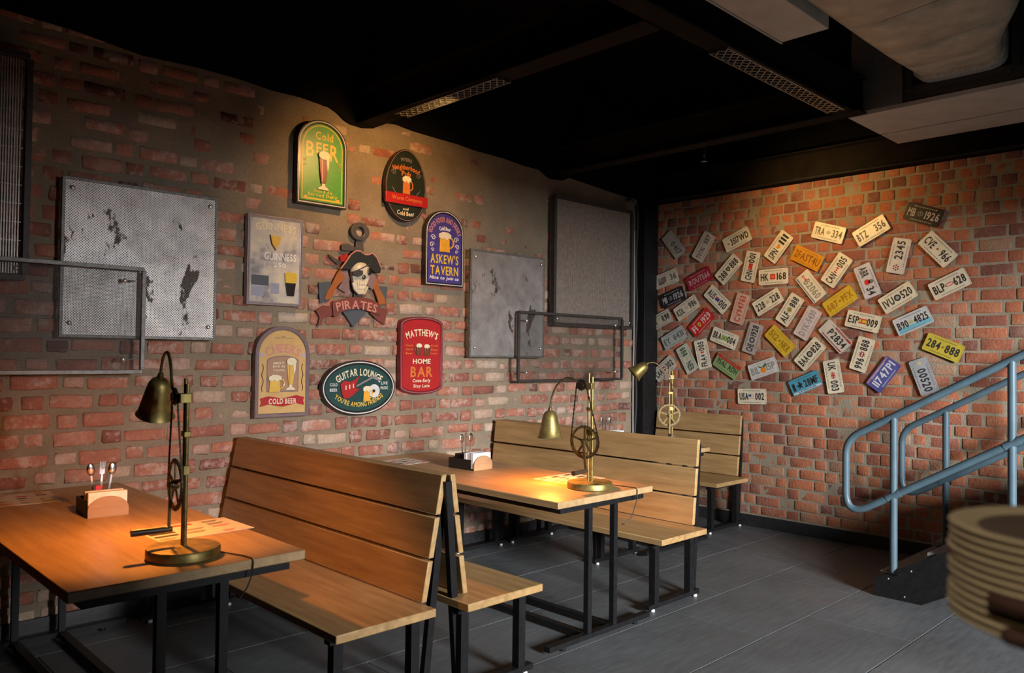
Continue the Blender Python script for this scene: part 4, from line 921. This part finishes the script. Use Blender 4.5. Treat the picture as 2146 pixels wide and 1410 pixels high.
part(MB().tube([(*S(*p), .05) for p in ((450, 810), (470, 880), (520, 935), (590, 935), (625, 860))], .010, 8), 'jaw', P_SKN, sk)
rib = part(MB().prism(poly_((235, 1020), (330, 1000), (450, 975), (560, 975), (700, 1010), (800, 1070), (800, 1200), (690, 1160), (560, 1110), (430, 1120), (330, 1150), (280, 1200), (250, 1190)), .024, .036), 'ribbon', P_RIB, t, .003)
part(MB().prism(poly_((70, 1120), (150, 1060), (240, 1075), (260, 1180), (160, 1200), (90, 1310), (110, 1200)), .008, .022), 'ribbon_tail', P_RIB, t, .003); part(MB().prism(poly_((690, 1170), (800, 1110), (905, 1130), (870, 1320), (780, 1260)), .008, .022), 'ribbon_tail', P_RIB, t, .003)
cx_, cy_ = S(515, 1068); part(text('PIRATES', cx_, cy_, .345, .062, .0365, .003, .62), 'ribbon_lettering', P_PNK, rib, angle=0)
# ================================================================ LICENCE PLATES ON THE BACK WALL
CR = (.72, .65, .48); DK = (.03, .028, .03)
def heart(s): return [(s * .062 * (16 * math.sin(a) ** 3), s * .062 * (13 * math.cos(a) - 5 * math.cos(2 * a) - 2 * math.cos(3 * a) - math.cos(4 * a))) for a in [2 * PI * i / 26 for i in range(26)]]
def emblem(o, k, x, z):
    def add(poly, m, zz=0, nm='emblem'): return part(MB().prism([(p[0] * 1.22 + x, p[1] * 1.22) for p in poly], z + zz, z + zz + .0008), nm, m, o, angle=0)
    def rect(x0, x1, y0, y1): return [(x0, y0), (x1, y0), (x1, y1), (x0, y1)]
    RD = pm_('flag_red', (.55, .03, .02)); BL = pm_('flag_blue', (.03, .05, .22)); WH = pm_('flag_white', (.7, .66, .6)); YL = pm_('flag_yellow', (.65, .48, .05)); GN = pm_('flag_green', (.10, .32, .04)); BK = pm_('emblem_black', (.02, .02, .022)); GD = pm_('emblem_gold', (.40, .30, .12)); OR = pm_('emblem_orange', (.7, .22, .02)); GY = pm_('emblem_grey', (.3, .3, .28))
    if k == 'us':
        add(rect(-.024, .024, -.016, .016), WH, 0, 'flag')
        for i in range(3): add(rect(-.024, .024, -.016 + i * .0125, -.011 + i * .0125), pm_('flag_pink', (.5, .25, .22)), .0009, 'flag_stripe')
        add(rect(-.024, -.004, .0, .016), BL, .0018, 'flag_canton')
    elif k == 'es':
        add(rect(-.026, .026, -.017, .017), YL, 0, 'flag'); add(rect(-.026, .026, .009, .017), RD, .0009, 'flag_stripe'); add(rect(-.026, .026, -.017, -.009), RD, .0009, 'flag_stripe'); add(ell(.006, .006, 12, -.008, 0), RD, .0009, 'flag_crest')
    elif k == 'fr': add(rect(-.02, -.007, -.014, .014), BL, 0, 'flag_stripe'); add(rect(.008, .021, -.014, .014), RD, 0, 'flag_stripe')
    elif k == 'br': add(rect(-.025, .025, -.018, .018), GN, 0, 'flag'); add([(-.02, 0), (0, -.014), (.02, 0), (0, .014)], YL, .0009, 'flag_diamond'); add(ell(.007, .007, 12), BL, .0018, 'flag_disc')
    elif k == 'cn': add(rect(-.024, .024, -.016, .016), RD, 0, 'flag'); add(ell(.004, .004, 8, -.014, .007), YL, .0009, 'flag_star')
    elif k == 'uk': add(rect(-.022, .022, -.014, .014), pm_('flag_pink', (.5, .25, .22)), 0, 'flag'); add(rect(-.022, .022, -.003, .003), RD, .0009, 'flag_cross'); add(rect(-.003, .003, -.014, .014), RD, .0018, 'flag_cross')
    elif k == 'au': add(rect(-.02, .02, -.014, .014), BL, 0, 'flag'); add(rect(-.02, -.002, .0, .014), RD, .0009, 'flag_canton')
    elif k == 'ca': add(rect(-.02, -.011, -.01, .01), RD, 0, 'flag_stripe'); add(rect(.011, .02, -.01, .01), RD, 0, 'flag_stripe'); add(ell(.006, .007, 6), RD, 0, 'leaf')
    elif k == 'heart': add(heart(.018), OR, 0, 'heart')
    elif k == 'shield': add([(-.017, .02), (.017, .02), (.017, -.002), (0, -.022), (-.017, -.002)], BK, 0, 'shield'); add([(-.009, .012), (.009, .012), (.009, 0), (0, -.012), (-.009, 0)], GD, .0009, 'shield_field')
    elif k == 'flower': add(rect(-.02, .02, -.02, .02), RD, 0, 'badge'); add(ell(.012, .012, 5), OR, .0009, 'flower')
    elif k == 'round': add(ell(.022, .022, 24), BK, 0, 'roundel'); add(ell(.013, .013, 20), GY, .0009, 'roundel_centre')
    elif k == 'roundw': add(ell(.017, .017, 24), GY, 0, 'roundel'); add(ell(.013, .013, 20), BK, .0009, 'roundel_centre'); add([(0, .013), (.003, 0), (.011, -.007), (0, -.003), (-.011, -.007), (-.003, 0)], GY, .0018, 'roundel_star')
    elif k == 'gold': add(ell(.02, .02, 24), GD, 0, 'roundel'); add(ell(.012, .012, 18), pm_('emblem_olive', (.22, .2, .08)), .0009, 'roundel_centre')
    elif k == 'redd': add(ell(.02, .02, 24), pm_('emblem_maroon', (.30, .05, .045)), 0, 'roundel'); add(rect(-.014, .014, -.004, .004), WH, .0009, 'roundel_bar')
    elif k == 'oval': add(ell(.028, .011, 24), RD, 0, 'oval'); add(ell(.022, .006, 20), WH, .0009, 'oval_centre')
    elif k == 'prancer': add([(-.013, .018), (.013, .018), (.013, -.006), (0, -.02), (-.013, -.006)], YL, 0, 'shield'); add([(-.004, -.008), (.001, -.003), (.005, -.009), (.006, .004), (.002, .012), (-.003, .006), (-.006, .002)], BK, .0009, 'shield_animal')
    elif k == 'pale': add(ell(.016, .014, 6), pm_('emblem_pale', (.45, .40, .2)), 0, 'emblem')
    elif k == 'leafred': add([(0.024 * math.cos(a) * (1 if i % 2 else .55), .024 * math.sin(a) * (1 if i % 2 else .55)) for i, a in enumerate([2 * PI * j / 16 for j in range(16)])], pm_('emblem_maroon', (.30, .05, .045)), 0, 'badge'); add(rect(-.012, .012, -.003, .003), WH, .0009, 'badge_bar')
    elif k == 'fruit': add(ell(.022, .022, 22, 0, -.012), OR, 0, 'orange_fruit'); add([(-.004, .01), (.03, .035), (.036, .02), (.012, .006)], pm_('leaf_green', (.02, .12, .05)), .0009, 'leaf'); add([(-.004, .01), (-.035, .03), (-.03, .016), (-.012, .006)], pm_('leaf_green', (.02, .12, .05)), .0009, 'leaf')
    elif k == 'rider': add([(-.015, -.03), (-.006, -.012), (-.02, -.004), (-.018, .008), (-.006, .006), (-.004, .028), (.004, .032), (.006, .02), (.012, .012), (.016, .018), (.02, .004), (.012, -.006), (.02, -.026), (.006, -.014), (-.002, -.016)], BK, 0, 'rider')
    elif k == 'dots':
        for i in range(6): add(ell(.0055, .0055, 10, .016 * math.cos(i * PI / 3), .016 * math.sin(i * PI / 3)), pm_('flag_maroon', (.25, .03, .03)), 0, 'dot')
        add(ell(.005, .005, 10), pm_('flag_maroon', (.25, .03, .03)), 0, 'dot')
    elif k == 'diamond': add([(-.009, 0), (0, -.009), (.009, 0), (0, .009)], pm_('emblem_rust', (.3, .12, .02)), 0, 'diamond')
    elif k == 'flagstripe': add(rect(-.05, .03, -.022, .026), pm_('faded_flag', (.24, .16, .13)), 0, 'flag'); add(rect(-.05, -.015, .0, .026), GY, .0009, 'flag_canton'); add(rect(-.05, .01, -.03, -.023), BK, 0, 'flag_base')
    elif k == 'pirate': add(ell(.02, .02, 10, .0, -.004), RD, 0, 'splash'); add(ell(.014, .018, 12, .004, .022), pm_('figure_grey', (.16, .15, .17)), 0, 'figure')
def plate(y, z, ang, bg, fg, left, em, right, label, w1=.088, w2=.088, th=.066, cx=None, extra=None, lcol=None):
    W, H = .285, .142; r = .012; n = 3; out = []
    for sx, sy, a0 in ((1, 1, 0), (-1, 1, 90), (-1, -1, 180), (1, -1, 270)):
        for i in range(n + 1):
            a = math.radians(a0 + 90 * i / n); out.append((sx * (W / 2 - r) + r * math.cos(a), sy * (H / 2 - r) + r * math.sin(a)))
    key = 'plate_' + '_'.join('%03d' % int(c * 999) for c in bg); m = mat(key, bg, .4, .1, .1, 12)
    o = part(MB().prism(out, 0, .0022), 'license_plate', m, None, .0008)
    o.matrix_world = wall_b(y, z, .022, ang); tag(o, label, 'license plate', 'licence plates on the brick wall')
    rim = part(MB().ring(out, [(p[0] * .972, p[1] * .945) for p in out], .0023, .0036), 'raised_rim', m, o, .0005)
    zz = .0024; inkm = mat('ink_' + '_'.join('%03d' % int(c * 999) for c in fg), fg, .4, 0, .1)
    if left:
        cl = -W / 2 + .02 + w1 / 2; part(text(left, cl, 0, w1, th, zz, .0016), 'lettering', inkm, o, angle=0)
    if right:
        cr = W / 2 - .02 - w2 / 2; part(text(right, cr, 0, w2, th, zz, .0016), 'lettering', inkm, o, angle=0)
    if em:
        xc = cx if cx is not None else ((-W / 2 + .02 + (w1 if left else 0)) + (W / 2 - .02 - (w2 if right else 0))) / 2
        emblem(o, em, xc, zz)
    if extra != 'plain':
        sp = MB(); rr = random.Random(int(y * 1000 + z * 77))
        for yy in (.052, -.054):
            x = -.085
            while x < .085:
                l_ = rr.uniform(.006, .014); sp.box(x, x + l_, yy - .0045, yy + .0045, zz, zz + .0006); x += l_ + rr.uniform(.003, .006)
        q = part(sp, 'small_print', mat('ink_small_' + '%03d' % int(fg[0] * 999 + bg[0] * 99), [.45 * a + .55 * b for a, b in zip(bg, fg)], .5), o, angle=0); q['kind'] = 'stuff'
    for sx in (-1, 1): part(MB().ball((sx * .085, .055, .0026), .004, .004, .002, 8, 3, 0.), 'screw', BOLT, o)
    if extra and extra != 'plain':
        for (x0, x1, y0, y1, c) in extra: part(MB().box(x0, x1, y0, y1, .0023, .00235), 'colour_band', pm_('band_%03d%03d%03d' % tuple(int(v * 999) for v in c), c), o, angle=0)
    return o
c2 = (.64, .55, .42); WHT_ = (.6, .58, .55); YEL_ = (.62, .42, .03)
plate(4.576, 2.669, -51, (.42, .38, .31), (.12, .11, .10), '', None, '0417', 'dim cream licence plate reading 0417 near the column', w2=.15)
plate(4.230, 2.615, 58, c2, (.12, .09, .08), 'TOTAL', None, '357', 'steep cream licence plate reading TOTAL 357', w1=.12, th=.05)
plate(3.869, 2.652, 22, CR, DK, '', 'diamond', '3517WD', 'cream licence plate reading 3517WD', w2=.19)
plate(3.453, 2.546, 51, CR, DK, 'SPN', 'heart', '111', 'cream licence plate SPN 111 with an orange heart', w1=.09, w2=.085)
plate(3.957, 2.377, 45, CR, DK, '288', 'shield', '888', 'cream licence plate 288 888 with a black shield')
plate(3.728, 2.386, 77, CR, DK, 'CHN', 'cn', '001', 'upright cream licence plate CHN 001 with a red flag')
plate(3.501, 2.280, 1, CR, DK, 'HK', 'flower', '168', 'level cream licence plate HK 168 with a red badge', w1=.075)
plate(3.184, 2.424, -28, (.62, .27, .01), (.25, .09, .01), '', None, '2FAST4U', 'orange licence plate reading 2FAST4U', w2=.245, th=.07)
plate(4.660, 2.328, 16, c2, (.16, .13, .11), '', 'flagstripe', '36', 'faded cream licence plate reading 36 with a flag', w2=.075)
plate(4.279, 2.307, 23, (.33, .015, .03), (.52, .3, .3), '', None, 'ROUTE66', 'dark red licence plate reading ROUTE66', w2=.24, th=.06)
plate(4.582, 2.138, 19, (.018, .018, .022), (.42, .4, .38), 'MB', 'roundw', '1926', 'black licence plate MB 1926 at the left by the column', w1=.055, w2=.11)
plate(4.418, 2.027, 31, c2, (.07, .06, .05), 'KDL', 'pale', '986', 'cream licence plate reading KDL 986')
plate(4.736, 1.909, 24, (.48, .43, .32), DK, 'USA', 'pale', 'R98', 'cream licence plate reading USA R98 by the column')
plate(4.074, 2.097, -43, CR, DK, 'AUS', 'au', '010', 'cream licence plate AUS 010 with a blue flag')
plate(4.248, 1.880, 44, (.5, .02, .018), (.68, .5, .45), 'F1', 'prancer', '1929', 'bright red licence plate reading F1 1929', w1=.05, w2=.11)
plate(3.832, 2.000, 73, (.6, .38, .28), (.5, .06, .04), '', None, 'CV94763', 'pink upright licence plate reading CV94763', w2=.245, th=.065)
plate(3.555, 2.052, 29, CR, DK, '228', 'pale', '228', 'cream licence plate reading 228 228')
plate(3.344, 1.975, 56, CR, DK, 'ALF', 'gold', '888', 'cream licence plate ALF 888 with a gold roundel')
plate(2.995, 2.628, -18, CR, (.10, .08, .03), 'TRA', 'pale', '334', 'shiny cream licence plate reading TRA 334')
plate(2.636, 2.608, 28, CR, DK, 'BTZ', None, '356', 'cream licence plate reading BTZ 356')
plate(2.229, 2.694, -21, (.022, .015, .012), (.5, .42, .36), 'MB', 'roundw', '1926', 'black licence plate MB 1926 high at the right', w1=.06, w2=.11)
plate(2.125, 2.411, -48, CR, DK, 'CVE', 'diamond', '966', 'cream licence plate reading CVE 966')
plate(2.417, 2.381, 77, (.6, .56, .5), DK, '', 'dots', '2345', 'upright white licence plate 2345 with maroon dots', w2=.15, cx=-.095)
plate(2.924, 2.300, 54, CR, DK, 'CAN', 'ca', '005', 'cream licence plate CAN 005 with a small red leaf')
plate(3.151, 2.174, -52, CR, (.28, .25, .18), '', 'ca', 'B2060', 'cream licence plate B2060 with a blue lower stripe', w2=.19, extra=[(-.135, .135, -.064, -.052, (.12, .17, .24))])
plate(2.665, 2.193, -69, (.56, .55, .57), DK, 'ABR', 'pirate', '34', 'white licence plate ABR 34 with a red splash', w1=.085, w2=.065)
plate(2.893, 2.035, 33, YEL_, (.35, .16, .01), '687', 'diamond', 'PFX', 'bright yellow licence plate reading 687 PFX', w1=.1, w2=.1, th=.062)
plate(2.425, 2.043, 31, CR, DK, 'IVU', 'round', '520', 'cream licence plate IVU 520 with a black roundel')
plate(2.041, 2.132, 25, CR, DK, 'BLP', 'oval', '628', 'cream licence plate BLP 628 with a red oval')
plate(2.309, 1.852, 24, (.55, .56, .56), DK, 'B90', 'pale', '4825', 'white and sky-blue licence plate reading B90 4825', w1=.085, w2=.11, th=.062, extra=[(-.13, .13, -.062, -.02, (.16, .42, .52))])
plate(2.700, 1.858, -14, CR, DK, 'ESP', 'es', '009', 'cream licence plate ESP 009 with a red and yellow flag')
plate(3.178, 1.852, 60, (.6, .5, .46), (.28, .26, .28), '', None, 'DYK-5430', 'pinkish white licence plate reading DYK-5430', w2=.24, th=.062)
plate(2.935, 1.734, -47, (.58, .54, .46), DK, '', None, 'P2834', 'white licence plate P2834 with red edges', w2=.19, extra=[(-.05, .135, .045, .062, (.38, .02, .03)), (-.1, .13, -.062, -.05, (.38, .02, .03))])
plate(2.085, 1.641, -23, (.50, .40, .05), DK, '284', 'diamond', '888', 'mustard yellow licence plate reading 284 888', w1=.1, w2=.105, th=.066)
plate(3.157, 1.582, 48, CR, DK, 'BAA', 'round', '828', 'cream licence plate BAA 828 with a dark roundel')
plate(2.706, 1.583, 73, CR, DK, '996', 'leafred', '888', 'upright cream licence plate 996 888 with a maroon badge')
plate(3.437, 1.699, -45, YEL_, (.32, .17, .01), '512', 'diamond', 'NKR', 'tilted yellow licence plate reading 512 NKR', w1=.1, w2=.1, th=.062)
plate(3.703, 1.721, 72, (.42, .37, .33), DK, 'CHE', 'round', '1928', 'grey licence plate CHE 1928 with a black rim', w1=.07, w2=.10, extra=[(-.14, .14, .0655, .0695, (.03, .03, .03)), (-.14, .14, -.0695, -.0655, (.03, .03, .03))])
plate(3.996, 1.726, -20, CR, DK, 'BRA', 'br', '004', 'cream licence plate BRA 004 with a green flag')
plate(4.564, 1.732, 28, (.38, .39, .36), (.10, .12, .10), 'EY', None, '6431', 'pale grey licence plate reading EY 6431', w1=.075, w2=.125, th=.064)
plate(4.407, 1.524, -60, (.50, .50, .40), (.05, .08, .05), '888', 'pale', 'NEB', 'pale green licence plate reading 888 NEB')
plate(4.231, 1.573, 103, CR, DK, 'FRA', 'fr', '005', 'cream licence plate FRA 005 with blue and red blocks')
plate(3.966, 1.463, -31, (.22, .33, .13), (.03, .06, .03), '', None, '95AL ADH', 'bent red and green licence plate near the bottom', w2=.24, th=.058, extra=[(-.14, .14, .03, .069, (.45, .03, .02))])
plate(3.597, 1.447, 19, (.58, .57, .52), (.25, .25, .24), 'BIL', 'fruit', '15P', 'white licence plate BIL 15P with an orange fruit')
plate(4.675, 1.421, 39, (.52, .47, .38), DK, 'CAA', 'redd', '302', 'cream licence plate CAA 302 behind the far lamp')
plate(3.708, 1.187, 2, CR, DK, 'USA', 'us', '002', 'level cream licence plate USA 002, lowest on the wall')
plate(3.197, 1.325, 24, (.07, .32, .45), DK, '1', 'rider', '28MF', 'sky-blue licence plate 1 28MF with a rider silhouette', w1=.025, w2=.13, th=.066, extra=[(-.135, .135, -.064, -.045, (.5, .55, .56))])
plate(2.947, 1.392, -80, CR, DK, 'UK', 'uk', '003', 'upright cream licence plate reading UK 003', w1=.07)
plate(2.535, 1.420, 54, (.09, .09, .28), (.6, .6, .62), '', None, '11747P1', 'purple-blue licence plate reading 11747P1', w2=.235, th=.066, extra=[(-.135, .135, .055, .064, (.5, .2, .18))])
plate(2.226, 1.414, -70, (.34, .35, .36), DK, '', 'pale', '00520', 'grey licence plate 00520 touching the handrail', w2=.185, th=.066, cx=-.11)
